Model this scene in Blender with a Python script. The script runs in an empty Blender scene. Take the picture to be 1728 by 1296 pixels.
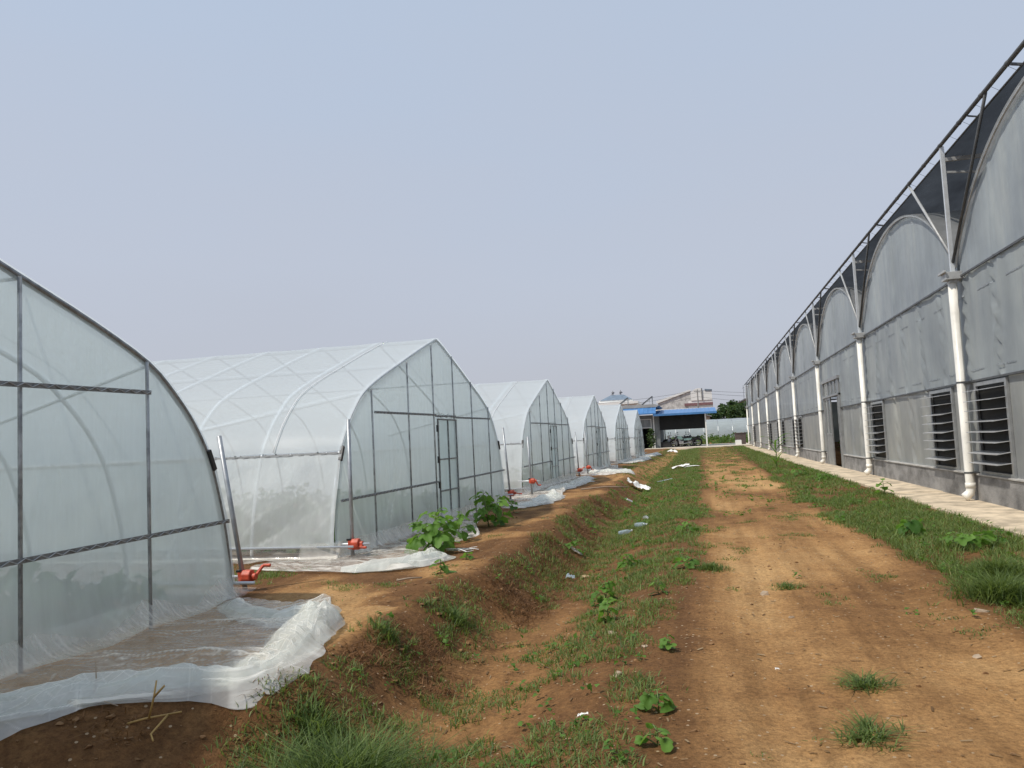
import bpy, math, random
import numpy as np
from mathutils import Vector, Matrix
R = math.radians
scene = bpy.context.scene
COL = scene.collection
rng = np.random.default_rng(7)
random.seed(7)

# ------------------------------------------------------------------ camera
cam_d = bpy.data.cameras.new('camera')
cam = bpy.data.objects.new('camera', cam_d); COL.objects.link(cam)
cam_d.sensor_fit = 'HORIZONTAL'; cam_d.sensor_width = 36.0
cam_d.lens = 36.0 * 1350 / 1728
cam_d.clip_start = 0.05; cam_d.clip_end = 3000
_p, _r, _y = R(4.251), R(2.772), R(13.287)
_f = Vector((-math.sin(_y) * math.cos(_p), math.cos(_y) * math.cos(_p), math.sin(_p)))
_rt = Vector((math.cos(_y), math.sin(_y), 0)); _up = _rt.cross(_f)
_r2 = math.cos(_r) * _rt - math.sin(_r) * _up
_u2 = math.cos(_r) * _up + math.sin(_r) * _rt
m = Matrix((( _r2.x, _u2.x, -_f.x, 0), (_r2.y, _u2.y, -_f.y, 0), (_r2.z, _u2.z, -_f.z, 1.168), (0, 0, 0, 1)))
cam.matrix_world = m
scene.camera = cam

# ------------------------------------------------------------------ sky and sun
SUN = Vector((-0.46, -0.38, 0.90)).normalized()
sun_el = math.asin(SUN.z); sun_az = math.atan2(SUN.x, SUN.y)
world = bpy.data.worlds.new('World'); scene.world = world; world.use_nodes = True
nt = world.node_tree; nt.nodes.clear()
out = nt.nodes.new('ShaderNodeOutputWorld')
sky = nt.nodes.new('ShaderNodeTexSky'); sky.sky_type = 'NISHITA'; sky.sun_disc = False
sky.sun_elevation = sun_el; sky.sun_rotation = sun_az
sky.air_density = 1.0; sky.dust_density = 3.0; sky.ozone_density = 1.5
bg = nt.nodes.new('ShaderNodeBackground'); bg.inputs[1].default_value = 0.06
bg2 = nt.nodes.new('ShaderNodeBackground'); bg2.inputs[1].default_value = 1.04
# thick summer haze: pale lavender near the horizon, bluer higher up
tc = nt.nodes.new('ShaderNodeTexCoord'); sx = nt.nodes.new('ShaderNodeSeparateXYZ')
ramp = nt.nodes.new('ShaderNodeValToRGB')
e = ramp.color_ramp.elements
e[0].position = 0.0; e[0].color = (0.435, 0.445, 0.50, 1)
e[1].position = 0.62; e[1].color = (0.415, 0.505, 0.64, 1)
e2 = ramp.color_ramp.elements.new(0.25); e2.color = (0.455, 0.492, 0.575, 1)
nt.links.new(tc.outputs['Generated'], sx.inputs[0])
wn = nt.nodes.new('ShaderNodeTexNoise'); wn.inputs['Scale'].default_value = 1.6; wn.inputs['Detail'].default_value = 5; wmp = nt.nodes.new('ShaderNodeMapping'); wmp.inputs['Scale'].default_value = (1, 1, 3)
nt.links.new(tc.outputs['Generated'], wmp.inputs[0]); nt.links.new(wmp.outputs[0], wn.inputs['Vector'])
wa = nt.nodes.new('ShaderNodeMath'); wa.operation = 'MULTIPLY_ADD'; wa.inputs[1].default_value = 0.30; nt.links.new(wn.outputs['Fac'], wa.inputs[0])
wb = nt.nodes.new('ShaderNodeMath'); wb.operation = 'SUBTRACT'; wb.inputs[1].default_value = 0.15; nt.links.new(sx.outputs['Z'], wb.inputs[0]); nt.links.new(wb.outputs[0], wa.inputs[2]); nt.links.new(wa.outputs[0], ramp.inputs[0])
nt.links.new(ramp.outputs[0], bg2.inputs[0])
mx = nt.nodes.new('ShaderNodeMixShader'); mx.inputs[0].default_value = 0.80
nt.links.new(sky.outputs[0], bg.inputs[0]); nt.links.new(bg.outputs[0], mx.inputs[1]); nt.links.new(bg2.outputs[0], mx.inputs[2])
nt.links.new(mx.outputs[0], out.inputs[0])
sd = bpy.data.lights.new('sun', 'SUN'); sd.energy = 2.7; sd.angle = R(2.2); sd.color = (1.0, 0.93, 0.82)
so = bpy.data.objects.new('sun', sd); COL.objects.link(so)
so.rotation_euler = SUN.to_track_quat('Z', 'Y').to_euler()
scene.view_settings.view_transform = 'Standard'; scene.view_settings.look = 'None'
scene.view_settings.exposure = 0.35; scene.view_settings.gamma = 1.0
scene.render.engine = 'CYCLES'
scene.cycles.use_denoising = True
scene.cycles.transparent_max_bounces = 20
scene.cycles.max_bounces = 8
scene.cycles.sample_clamp_indirect = 4.0

# ------------------------------------------------------------------ noise helpers
_perm = rng.permutation(512)
_gv = rng.random(512)
def vnoise(x, y, s=0):
    x = np.asarray(x, float); y = np.asarray(y, float)
    xi = np.floor(x).astype(int); yi = np.floor(y).astype(int)
    fx = x - xi; fy = y - yi
    fx = fx * fx * (3 - 2 * fx); fy = fy * fy * (3 - 2 * fy)
    def h(a, b): return _gv[(_perm[(a + s * 31) & 511] + b * 7 + s) & 511]
    return (h(xi, yi) * (1 - fx) + h(xi + 1, yi) * fx) * (1 - fy) + (h(xi, yi + 1) * (1 - fx) + h(xi + 1, yi + 1) * fx) * fy
def fbm(x, y, o=4, s=0):
    t = 0; a = 0.5; n = 0
    for k in range(o):
        t = t + a * vnoise(x * 2 ** k + 17.3 * k, y * 2 ** k + 9.1 * k, s + k); n += a; a *= 0.5
    return t / n
def ridge(x, y, o=3, s=0):
    t = 0; a = 0.5; n = 0
    for k in range(o):
        t = t + a * (1 - np.abs(2 * vnoise(x * 2 ** k + 5.7 * k, y * 2 ** k + 3.3 * k, s + k) - 1)); n += a; a *= 0.5
    return t / n
def facet(x, y, s):
    """flat triangular facets meeting in sharp creases, like creased polythene"""
    x = np.asarray(x, float); y = np.asarray(y, float)
    u = x + y * 0.57735; v = y * 1.1547
    ui = np.floor(u).astype(int); vi = np.floor(v).astype(int); fu = u - ui; fv = v - vi
    def h(a, b): return _gv[(_perm[(a + s * 31) & 511] + b * 13 + s * 5) & 511]
    lo = fu > fv
    return np.where(lo, h(ui, vi) * (1 - fu) + h(ui + 1, vi) * (fu - fv) + h(ui + 1, vi + 1) * fv,
                    h(ui, vi) * (1 - fv) + h(ui, vi + 1) * (fv - fu) + h(ui + 1, vi + 1) * fu)
def sstep(a, b, x):
    t = np.clip((np.asarray(x, float) - a) / (b - a), 0, 1); return t * t * (3 - 2 * t)

# ------------------------------------------------------------------ terrain height
_LY = [-20, 2.3, 2.7, 2.9, 3.06, 3.27, 3.5, 3.72, 3.95, 4.6, 6, 9, 11, 15, 18, 27, 39, 60, 75, 90]
_LX = [-9, -8, -4.4, -3.6, -3.2, -2.98, -2.72, -2.4, -2.24, -2.3, -2.22, -2.13, -2.17, -2.4, -2.2, -2.5, -2.75, -3.1, -3.4, -3.4]
def lip_x(y): return np.interp(y, _LY, _LX) + 0.22 * (fbm(np.asarray(y) * 1.1, 3.3, 3, 3) - 0.5)
def gz(x, y, fine=True):
    x = np.asarray(x, float); y = np.asarray(y, float)
    lx = lip_x(y)
    dep = np.interp(y, [0, 4, 10, 25, 45, 65], [-0.30, -0.36, -0.40, -0.34, -0.24, -0.14])
    path = np.interp(y, [0, 60, 76, 95, 125, 400], [-0.15, -0.12, -0.02, 0.0, 0.55, 0.6])
    pad = np.interp(y, [0, 95, 125, 400], [0.0, 0.0, 0.55, 0.6])
    xd = np.maximum(lx + 0.62, -1.62 - 0.004 * y)
    t1 = np.clip((x - lx) / np.maximum(xd - lx, 0.1), 0, 1); t1 = t1 ** 0.85
    a = pad + (dep - pad) * (t1 * t1 * (3 - 2 * t1))
    b = dep + (path - dep) * sstep(xd + 0.1, xd + 1.25, x)
    z = np.where(x < xd, a, b)
    lump = np.exp(-((x - lx + 0.12) / 0.3) ** 2)
    z = z + lump * 0.07 * (fbm(x * 1.7, y * 1.7, 3, 11) - 0.35)
    z = z + 0.025 * np.exp(-((x - 1.75) / 0.25) ** 2) * sstep(3, 6, y)
    z = z + 0.03 * sstep(2.0, 2.8, x) * (1 - sstep(60, 75, y))
    z = z - 0.018 * np.exp(-((x - 0.25 - 0.1 * np.sin(y * 0.23)) / 0.2) ** 2) - 0.018 * np.exp(-((x - 1.35 - 0.1 * np.sin(y * 0.23)) / 0.18) ** 2)
    z = np.where((x > 3.3) & (y < 79), np.minimum(z, -0.13), z)
    if fine:
        rough = 0.35 + 0.65 * np.exp(-((x - (lx + xd) / 2) / 0.55) ** 2) + 0.3 * np.exp(-((x + 1.2) / 0.5) ** 2)
        z = z + rough * (0.055 * (fbm(x * 2.3, y * 2.3, 3, 21) - 0.5) + 0.035 * (fbm(x * 8, y * 8, 3, 25) - 0.5))
    return z

# ------------------------------------------------------------------ mesh helpers
class MB:
    def __init__(s): s.v = []; s.f = []
    def add(s, vs, fs):
        o = len(s.v); s.v.extend([tuple(map(float, p)) for p in vs]); s.f.extend([tuple(o + i for i in q) for q in fs])
    def box(s, x0, x1, y0, y1, z0, z1):
        s.add([(x, y, z) for z in (z0, z1) for x, y in ((x0, y0), (x1, y0), (x1, y1), (x0, y1))],
              [(3, 2, 1, 0), (4, 5, 6, 7), (0, 1, 5, 4), (1, 2, 6, 5), (2, 3, 7, 6), (3, 0, 4, 7)])
    def tube(s, pts, r, n=8, cap=True, closed=False):
        P = [Vector(p) for p in pts]; N = len(P)
        rs = r if isinstance(r, (list, tuple)) else [r] * N
        vs = []; ref = None
        for i in range(N):
            if closed: t = P[(i + 1) % N] - P[i - 1]
            else: t = P[min(i + 1, N - 1)] - P[max(i - 1, 0)]
            t.normalize()
            if ref is None:
                ref = Vector((0, 0, 1)) if abs(t.z) < 0.9 else Vector((1, 0, 0))
            a = (ref - t * ref.dot(t)); a.normalize(); ref = a; b = t.cross(a)
            for k in range(n):
                w = 2 * math.pi * k / n
                vs.append(P[i] + (a * math.cos(w) + b * math.sin(w)) * rs[i])
        fs = []
        for i in range(N if closed else N - 1):
            j = (i + 1) % N
            for k in range(n):
                k2 = (k + 1) % n
                fs.append((i * n + k, i * n + k2, j * n + k2, j * n + k))
        if cap and not closed:
            fs.append(tuple(reversed(range(n)))); fs.append(tuple((N - 1) * n + k for k in range(n)))
        s.add(vs, fs)
    def bar(s, a, b, w, h=None):
        a = Vector(a); b = Vector(b); t = (b - a).normalized(); h = h or w
        u = Vector((0, 0, 1)) if abs(t.z) < 0.95 else Vector((0, 1, 0))
        p = t.cross(u).normalized(); q = p.cross(t)
        vs = []
        for c in (a, b):
            for i, j in ((-1, -1), (1, -1), (1, 1), (-1, 1)): vs.append(c + p * (i * w / 2) + q * (j * h / 2))
        s.add(vs, [(0, 1, 2, 3), (7, 6, 5, 4), (0, 4, 5, 1), (1, 5, 6, 2), (2, 6, 7, 3), (3, 7, 4, 0)])
    def grid(s, V):
        n, k = V.shape[:2]
        vs = V.reshape(-1, 3)
        fs = [(i * k + j, i * k + j + 1, (i + 1) * k + j + 1, (i + 1) * k + j) for i in range(n - 1) for j in range(k - 1)]
        s.add(vs, fs)
    def lathe(s, prof, n=16, o=(0, 0, 0)):
        vs = []
        for r, z in prof:
            for k in range(n):
                w = 2 * math.pi * k / n; vs.append((o[0] + r * math.cos(w), o[1] + r * math.sin(w), o[2] + z))
        fs = []
        for i in range(len(prof) - 1):
            for k in range(n):
                k2 = (k + 1) % n; fs.append((i * n + k, i * n + k2, (i + 1) * n + k2, (i + 1) * n + k))
        fs.append(tuple(reversed(range(n)))); fs.append(tuple((len(prof) - 1) * n + k for k in range(n)))
        s.add(vs, fs)
    def prism(s, poly, axis, a, b):
        """extrude a 2D polygon along axis 0/1/2 between a and b"""
        n = len(poly); vs = []
        for d in (a, b):
            for p in poly:
                q = list(p); q.insert(axis, d); vs.append(q)
        s.add(vs, [tuple(reversed(range(n))), tuple(n + i for i in range(n))] + [(i, (i + 1) % n, n + (i + 1) % n, n + i) for i in range(n)])
    def build(s, name, mat, parent=None, smooth=False, bevel=0.0):
        me = bpy.data.meshes.new(name); me.from_pydata(s.v, [], s.f); me.update()
        return link(me, name, mat, parent, smooth, bevel)
def link(me, name, mat, parent=None, smooth=False, bevel=0.0):
    o = bpy.data.objects.new(name, me); COL.objects.link(o)
    if mat: me.materials.append(mat)
    if smooth: me.polygons.foreach_set('use_smooth', [True] * len(me.polygons))
    if parent: o.parent = parent
    if bevel:
        b = o.modifiers.new('edge', 'BEVEL'); b.width = bevel; b.segments = 2; b.limit_method = 'ANGLE'
    return o
def npmesh(name, V, F, mat, parent=None, smooth=False, attrs=None):
    """V (n,3), F list of arrays of equal sized faces"""
    me = bpy.data.meshes.new(name)
    loops = np.concatenate([f.reshape(-1) for f in F]); tot = np.concatenate([np.full(len(f), f.shape[1]) for f in F])
    st = np.concatenate([[0], np.cumsum(tot)[:-1]])
    me.vertices.add(len(V)); me.vertices.foreach_set('co', np.asarray(V, np.float32).reshape(-1))
    me.loops.add(len(loops)); me.loops.foreach_set('vertex_index', loops.astype(np.int32))
    me.polygons.add(len(tot)); me.polygons.foreach_set('loop_start', st.astype(np.int32)); me.polygons.foreach_set('loop_total', tot.astype(np.int32))
    me.update(calc_edges=True); me.validate()
    for k, a in (attrs or {}).items():
        at = me.attributes.new(k, 'FLOAT', 'POINT'); at.data.foreach_set('value', np.asarray(a, np.float32))
    return link(me, name, mat, parent, smooth)
def empty(name, loc=(0, 0, 0), rz=0):
    o = bpy.data.objects.new(name, None); COL.objects.link(o); o.location = loc; o.rotation_euler = (0, 0, rz); o.empty_display_size = 0.2
    return o
def tag(o, label=None, cat=None, group=None, kind=None):
    if label: o['label'] = label
    if cat: o['category'] = cat
    if group: o['group'] = group
    if kind: o['kind'] = kind
    return o

# ------------------------------------------------------------------ materials
def newmat(name):
    mt = bpy.data.materials.new(name); mt.use_nodes = True
    n = mt.node_tree; n.nodes.clear()
    return mt, n, n.nodes.new('ShaderNodeOutputMaterial')
def N(n, t, **k):
    x = n.nodes.new(t)
    for a, b in k.items():
        if a.startswith('i_'): x.inputs[a[2:].replace('_', ' ')].default_value = b
        else: setattr(x, a, b)
    return x
def noise_node(n, scale, detail=4, rough=0.55, stretch=None, coord='Object'):
    tc = N(n, 'ShaderNodeTexCoord'); src = tc.outputs[coord]
    if stretch:
        mp = N(n, 'ShaderNodeMapping'); mp.inputs['Scale'].default_value = stretch; n.links.new(src, mp.inputs[0]); src = mp.outputs[0]
    t = N(n, 'ShaderNodeTexNoise'); t.inputs['Scale'].default_value = scale; t.inputs['Detail'].default_value = detail; t.inputs['Roughness'].default_value = rough
    n.links.new(src, t.inputs['Vector'])
    return t.outputs['Fac']
def ramp_node(n, fac, stops):
    r = N(n, 'ShaderNodeValToRGB'); els = r.color_ramp.elements
    while len(els) < len(stops): els.new(0.5)
    for el, (p, c) in zip(els, stops): el.position = p; el.color = (*c, 1) if len(c) == 3 else c
    n.links.new(fac, r.inputs[0]); return r.outputs[0]
def solid(name, c, rough=0.6, metal=0.0, var=0.25, scale=6.0, bump=0.0, bscale=40, stretch=None, spec=0.5, dirt=None):
    mt, n, o = newmat(name)
    b = N(n, 'ShaderNodeBsdfPrincipled'); b.inputs['Roughness'].default_value = rough; b.inputs['Metallic'].default_value = metal
    b.inputs['Specular IOR Level'].default_value = spec
    f = noise_node(n, scale, 5, 0.6, stretch)
    lo = tuple(max(0, x * (1 - var)) for x in c) if dirt is None else dirt
    hi = tuple(min(1, x * (1 + var * 0.5)) for x in c)
    n.links.new(ramp_node(n, f, [(0.3, lo), (0.62, hi)]), b.inputs['Base Color'])
    if bump:
        bp = N(n, 'ShaderNodeBump'); bp.inputs['Strength'].default_value = bump; bp.inputs['Distance'].default_value = 0.02
        n.links.new(noise_node(n, bscale, 4, 0.6, stretch), bp.inputs['Height']); n.links.new(bp.outputs[0], b.inputs['Normal'])
    n.links.new(b.outputs[0], o.inputs[0]); return mt
def film(name, col, veil, rough=0.22, streak=(6, 6, 0.6), vvar=0.18, gloss=0.05, bump=0.25, transl=0.55, tint=(0.93, 0.98, 0.98), fr=1.25, crease=0.0):
    """milky polythene: part clear, part scattering, with a soft sheen"""
    mt, n, o = newmat(name)
    df = N(n, 'ShaderNodeBsdfDiffuse'); tl = N(n, 'ShaderNodeBsdfTranslucent'); tr = N(n, 'ShaderNodeBsdfTransparent'); gl = N(n, 'ShaderNodeBsdfAnisotropic')
    df.inputs[0].default_value = (*col, 1); tl.inputs[0].default_value = (*col, 1); tr.inputs[0].default_value = (*tint, 1)
    gl.inputs['Roughness'].default_value = rough
    bp = N(n, 'ShaderNodeBump'); bp.inputs['Strength'].default_value = bump; bp.inputs['Distance'].default_value = 0.02
    n.links.new(noise_node(n, 3.0, 4, 0.6, streak), bp.inputs['Height'])
    for x in (df, tl, gl): n.links.new(bp.outputs[0], x.inputs['Normal'])
    m1 = N(n, 'ShaderNodeMixShader'); m1.inputs[0].default_value = transl
    n.links.new(df.outputs[0], m1.inputs[1]); n.links.new(tl.outputs[0], m1.inputs[2])
    v = noise_node(n, 1.2, 5, 0.6, streak)
    mr = N(n, 'ShaderNodeMapRange'); mr.inputs['From Min'].default_value = 0.3; mr.inputs['From Max'].default_value = 0.7
    mr.inputs['To Min'].default_value = max(0, veil - vvar); mr.inputs['To Max'].default_value = min(1, veil + vvar)
    n.links.new(v, mr.inputs['Value'])
    m2 = N(n, 'ShaderNodeMixShader'); vo = mr.outputs[0]
    if crease:
        # polythene whitens where it is creased
        at = N(n, 'ShaderNodeAttribute'); at.attribute_name = 'crease'
        ma = N(n, 'ShaderNodeMath', operation='MULTIPLY_ADD'); ma.inputs[1].default_value = crease; ma.use_clamp = True
        n.links.new(at.outputs['Fac'], ma.inputs[0]); n.links.new(vo, ma.inputs[2]); vo = ma.outputs[0]
    n.links.new(vo, m2.inputs[0])
    n.links.new(tr.outputs[0], m2.inputs[1]); n.links.new(m1.outputs[0], m2.inputs[2])
    fz = N(n, 'ShaderNodeLayerWeight'); fz.inputs[0].default_value = 0.5; n.links.new(bp.outputs[0], fz.inputs['Normal'])
    pw = N(n, 'ShaderNodeMath', operation='POWER'); pw.inputs[1].default_value = 5; n.links.new(fz.outputs['Facing'], pw.inputs[0])
    ad = N(n, 'ShaderNodeMath', operation='MULTIPLY_ADD'); ad.inputs[1].default_value = min(0.8, (fr - 1) * 2.4); ad.inputs[2].default_value = gloss; n.links.new(pw.outputs[0], ad.inputs[0]); ad.use_clamp = True
    m3 = N(n, 'ShaderNodeMixShader'); n.links.new(ad.outputs[0], m3.inputs[0]); n.links.new(m2.outputs[0], m3.inputs[1]); n.links.new(gl.outputs[0], m3.inputs[2])
    n.links.new(m3.outputs[0], o.inputs[0]); return mt
def leafmat(name, c1, c2, tl=0.35, rough=0.55, attr=True):
    mt, n, o = newmat(name)
    b = N(n, 'ShaderNodeBsdfPrincipled'); b.inputs['Roughness'].default_value = rough; b.inputs['Specular IOR Level'].default_value = 0.25
    t = N(n, 'ShaderNodeBsdfTranslucent'); mxs = N(n, 'ShaderNodeMixShader'); mxs.inputs[0].default_value = tl
    if attr:
        a = N(n, 'ShaderNodeAttribute'); a.attribute_name = 'tint'; f = a.outputs['Fac']
    else: f = noise_node(n, 3.0)
    c = ramp_node(n, f, [(0.0, c1), (0.85, c2), (1.0, (0.30, 0.24, 0.10) if attr else c2)])
    n.links.new(c, b.inputs['Base Color'])
    br = N(n, 'ShaderNodeMix', data_type='RGBA'); br.inputs[0].default_value = 0.5; n.links.new(c, br.inputs[6]); br.inputs[7].default_value = (c2[0] * 1.6, c2[1] * 1.6, c2[2] * 0.8, 1)
    n.links.new(br.outputs[2], t.inputs[0])
    n.links.new(b.outputs[0], mxs.inputs[1]); n.links.new(t.outputs[0], mxs.inputs[2]); n.links.new(mxs.outputs[0], o.inputs[0])
    return mt

M = {}
M['gable_film'] = film('gable_film', (0.86, 0.945, 0.955), 0.67, rough=0.22, streak=(6, 6, 0.5), vvar=0.06, gloss=0.035, transl=0.74, fr=1.16, bump=0.16, crease=0.28)
M['roof_film'] = film('roof_film', (0.84, 0.89, 0.92), 0.82, rough=0.30, streak=(0.5, 0.5, 0.5), vvar=0.04, gloss=0.004, bump=0.03, transl=0.55, fr=1.15)
M['side_film'] = film('side_film', (0.93, 0.96, 0.95), 0.64, rough=0.16, streak=(4, 4, 0.8), vvar=0.08, gloss=0.06, bump=0.2, fr=1.2, crease=0.8, transl=0.42)
M['loose_film'] = film('loose_film', (0.95, 0.92, 0.84), 0.20, rough=0.14, tint=(0.98, 0.97, 0.95), streak=(2, 5, 3), vvar=0.10, gloss=0.06, bump=0.2, transl=0.35, fr=1.15, crease=0.75)
M['bunched_film'] = film('bunched_film', (0.95, 0.94, 0.88), 0.46, rough=0.13, streak=(4, 4, 4), vvar=0.12, gloss=0.07, bump=0.2, transl=0.4, fr=1.15, crease=0.6)
M['galv'] = solid('galvanised_pipe', (0.36, 0.38, 0.40), 0.45, 0.55, 0.3, 9)
M['galv_dark'] = solid('weathered_channel', (0.25, 0.26, 0.265), 0.5, 0.45, 0.4, 20)
M['arch_white'] = solid('arch_pipe', (0.66, 0.69, 0.71), 0.35, 0.25, 0.12, 9)
M['post'] = solid('gable_post', (0.37, 0.385, 0.39), 0.5, 0.35, 0.5, 9)
M['white_cord'] = solid('white_cord', (0.85, 0.86, 0.86), 0.6, 0, 0.1)
M['black'] = solid('black_plastic', (0.02, 0.02, 0.022), 0.4)
M['red'] = solid('red_plastic', (0.50, 0.07, 0.03), 0.5, 0, 0.5, 18)
M['pvc'] = solid('cream_pvc', (0.78, 0.76, 0.70), 0.38, 0, 0.30, 2.2, stretch=(1, 1, 0.6))
M['concrete'] = solid('base_concrete', (0.24, 0.235, 0.23), 0.85, 0, 0.55, 1.6, 0.5, 30, stretch=(1, 1, 1.8))
M['ledge'] = solid('concrete_ledge', (0.42, 0.41, 0.39), 0.8, 0, 0.3, 3)
M['steel'] = solid('painted_steel', (0.42, 0.43, 0.43), 0.5, 0.2, 0.25, 6)
M['steel_dark'] = solid('dark_steel', (0.10, 0.105, 0.11), 0.5, 0.4, 0.3, 6)

# ------------------------------------------------------------------ ground
def axis_lines(segs):
    a = []
    for s0, s1, st in segs: a.extend(list(np.arange(s0, s1, st)))
    a.append(segs[-1][1]); return np.array(a)
gx = axis_lines([(-600, -100, 50), (-100, -20, 8), (-20, -6, 1.0), (-6, -3.4, 0.15), (-3.4, 3.4, 0.045), (3.4, 6, 0.3), (6, 20, 1.5), (20, 100, 8), (100, 600, 50)])
gy = axis_lines([(-200, -20, 30), (-20, 2, 1.5), (2, 2.6, 0.1), (2.6, 9, 0.045), (9, 16, 0.08), (16, 30, 0.16), (30, 60, 0.4), (60, 130, 1.0), (130, 200, 7), (200, 1200, 100)])
GX, GY = np.meshgrid(gx, gy)
GZ = gz(GX, GY)
def dryness(x, y):
    """pale trodden soil (1) against dark damp soil (0)"""
    lx = lip_x(y)
    p = sstep(-0.25, 0.2, x - 0.05 * np.sin(y)) * (1 - sstep(1.55, 1.95, x))
    pat = fbm(x * 0.9, y * 0.45, 4, 31)
    d = p * (0.42 + 1.7 * (pat - 0.36))
    d = d * (0.76 + 0.24 * sstep(6.5, 8, y) + 0.25 * (1 - sstep(4.4, 5.4, y)))
    d = d * (1 - 0.45 * sstep(22, 34, y))
    d = d + 0.85 * (1 - sstep(-0.2, 0.10, x - lx)) * sstep(-3.9, -3.4, x) * sstep(0.36, 0.58, fbm(x * 1.3, y * 1.3, 3, 37)) * (1 - 0.4 * sstep(6.2, 8, y))
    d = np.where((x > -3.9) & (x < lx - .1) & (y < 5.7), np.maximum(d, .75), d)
    d = d + 0.30 * np.exp(-((x + 1.35) / 0.4) ** 2) * sstep(3.4, 4.2, y) * (1 - sstep(6.5, 8, y))
    d = d + 0.55 * (1 - sstep(0.2, 0.5, np.abs(x + 2.2))) * sstep(18, 30, y)
    return np.clip(d, 0, 1)
nyy, nxx = GX.shape
idx = np.arange(nyy * nxx).reshape(nyy, nxx)
FQ = np.stack([idx[:-1, :-1], idx[:-1, 1:], idx[1:, 1:], idx[1:, :-1]], -1).reshape(-1, 4)
def soilmat():
    mt, n, o = newmat('soil')
    b = N(n, 'ShaderNodeBsdfPrincipled'); b.inputs['Roughness'].default_value = 0.95; b.inputs['Specular IOR Level'].default_value = 0.15
    at = N(n, 'ShaderNodeAttribute'); at.attribute_name = 'dry'
    n1 = noise_node(n, 4.5, 9, 0.74); n2 = noise_node(n, 34, 7, 0.8)
    ad = N(n, 'ShaderNodeMath', operation='MULTIPLY_ADD'); n.links.new(n1, ad.inputs[0]); ad.inputs[1].default_value = 1.1; ad.inputs[2].default_value = -0.55
    ad2 = N(n, 'ShaderNodeMath', operation='ADD'); n.links.new(at.outputs['Fac'], ad2.inputs[0]); n.links.new(ad.outputs[0], ad2.inputs[1]); ad2.use_clamp = True
    c = ramp_node(n, ad2.outputs[0], [(0.0, (0.155, 0.078, 0.033)), (0.3, (0.26, 0.138, 0.056)), (0.6, (0.36, 0.202, 0.084)), (1.0, (0.465, 0.285, 0.128))])
    sp = ramp_node(n, n2, [(0.36, (0.42, 0.40, 0.38)), (0.49, (0.96, 0.96, 0.96)), (0.62, (1.45, 1.43, 1.38))])
    mu = N(n, 'ShaderNodeMix', data_type='RGBA', blend_type='MULTIPLY'); mu.inputs[0].default_value = 0.62
    n.links.new(c, mu.inputs[6]); n.links.new(sp, mu.inputs[7])
    # wheel wear drawn out along the track, and pale grit
    n4 = noise_node(n, 1.0, 5, 0.6, (7, 0.35, 1)); c4 = ramp_node(n, n4, [(0.36, (0.78, 0.76, 0.74)), (0.5, (1, 1, 1)), (0.66, (1.16, 1.15, 1.12))])
    mu2 = N(n, 'ShaderNodeMix', data_type='RGBA', blend_type='MULTIPLY'); mu2.inputs[0].default_value = 0.8; n.links.new(mu.outputs[2], mu2.inputs[6]); n.links.new(c4, mu2.inputs[7])
    vo = N(n, 'ShaderNodeTexVoronoi'); vo.inputs['Scale'].default_value = 26; tc = N(n, 'ShaderNodeTexCoord'); n.links.new(tc.outputs['Object'], vo.inputs['Vector'])
    sx2 = N(n, 'ShaderNodeSeparateColor'); n.links.new(vo.outputs['Color'], sx2.inputs[0])
    lt = N(n, 'ShaderNodeMath', operation='LESS_THAN'); n.links.new(vo.outputs['Distance'], lt.inputs[0]); lt.inputs[1].default_value = 0.20
    g2 = N(n, 'ShaderNodeMath', operation='GREATER_THAN'); n.links.new(sx2.outputs[0], g2.inputs[0]); g2.inputs[1].default_value = 0.86
    ml = N(n, 'ShaderNodeMath', operation='MULTIPLY'); n.links.new(lt.outputs[0], ml.inputs[0]); n.links.new(g2.outputs[0], ml.inputs[1])
    mu3 = N(n, 'ShaderNodeMix', data_type='RGBA'); n.links.new(ml.outputs[0], mu3.inputs[0]); n.links.new(mu2.outputs[2], mu3.inputs[6]); mu3.inputs[7].default_value = (0.46, 0.34, 0.22, 1)
    n.links.new(mu3.outputs[2], b.inputs['Base Color'])
    bp = N(n, 'ShaderNodeBump'); bp.inputs['Strength'].default_value = 0.8; bp.inputs['Distance'].default_value = 0.035
    n3 = noise_node(n, 22, 8, 0.72); n.links.new(n3, bp.inputs['Height']); n.links.new(bp.outputs[0], b.inputs['Normal'])
    n.links.new(b.outputs[0], o.inputs[0]); return mt
M['soil'] = soilmat()
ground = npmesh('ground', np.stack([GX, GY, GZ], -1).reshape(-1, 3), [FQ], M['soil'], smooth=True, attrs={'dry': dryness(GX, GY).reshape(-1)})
tag(ground, kind='structure')
# concrete apron along the right-hand greenhouse
M['apron'] = solid('apron_concrete', (0.56, 0.46, 0.33), 0.9, 0, 0.5, 3.2, 0.35, 35)
mb = MB()
ys = [-4] + [4 + 4.02 * i for i in range(19)]
for i in range(len(ys) - 1):
    j = 0.02 * math.sin(i * 5.1)
    mb.box(3.27 + j, 4.2, ys[i], ys[i + 1] - 0.012, -0.35, -0.075 + 0.006 * math.sin(i * 3.7))
tag(mb.build('pavement', M['apron'], bevel=0.012), kind='structure')
M['slab'] = solid('yard_concrete', (0.60, 0.54, 0.44), 0.9, 0, 0.2, 1.0)
mb = MB(); mb.prism([(-5.6, 77.6), (-4.4, 76.4), (-0.9, 74.6), (1.6, 73.6), (4.3, 74.4), (4.3, 92), (-5.6, 92)], 2, -0.25, 0.045)
tag(mb.build('concrete_yard', M['slab']), kind='structure')

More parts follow.
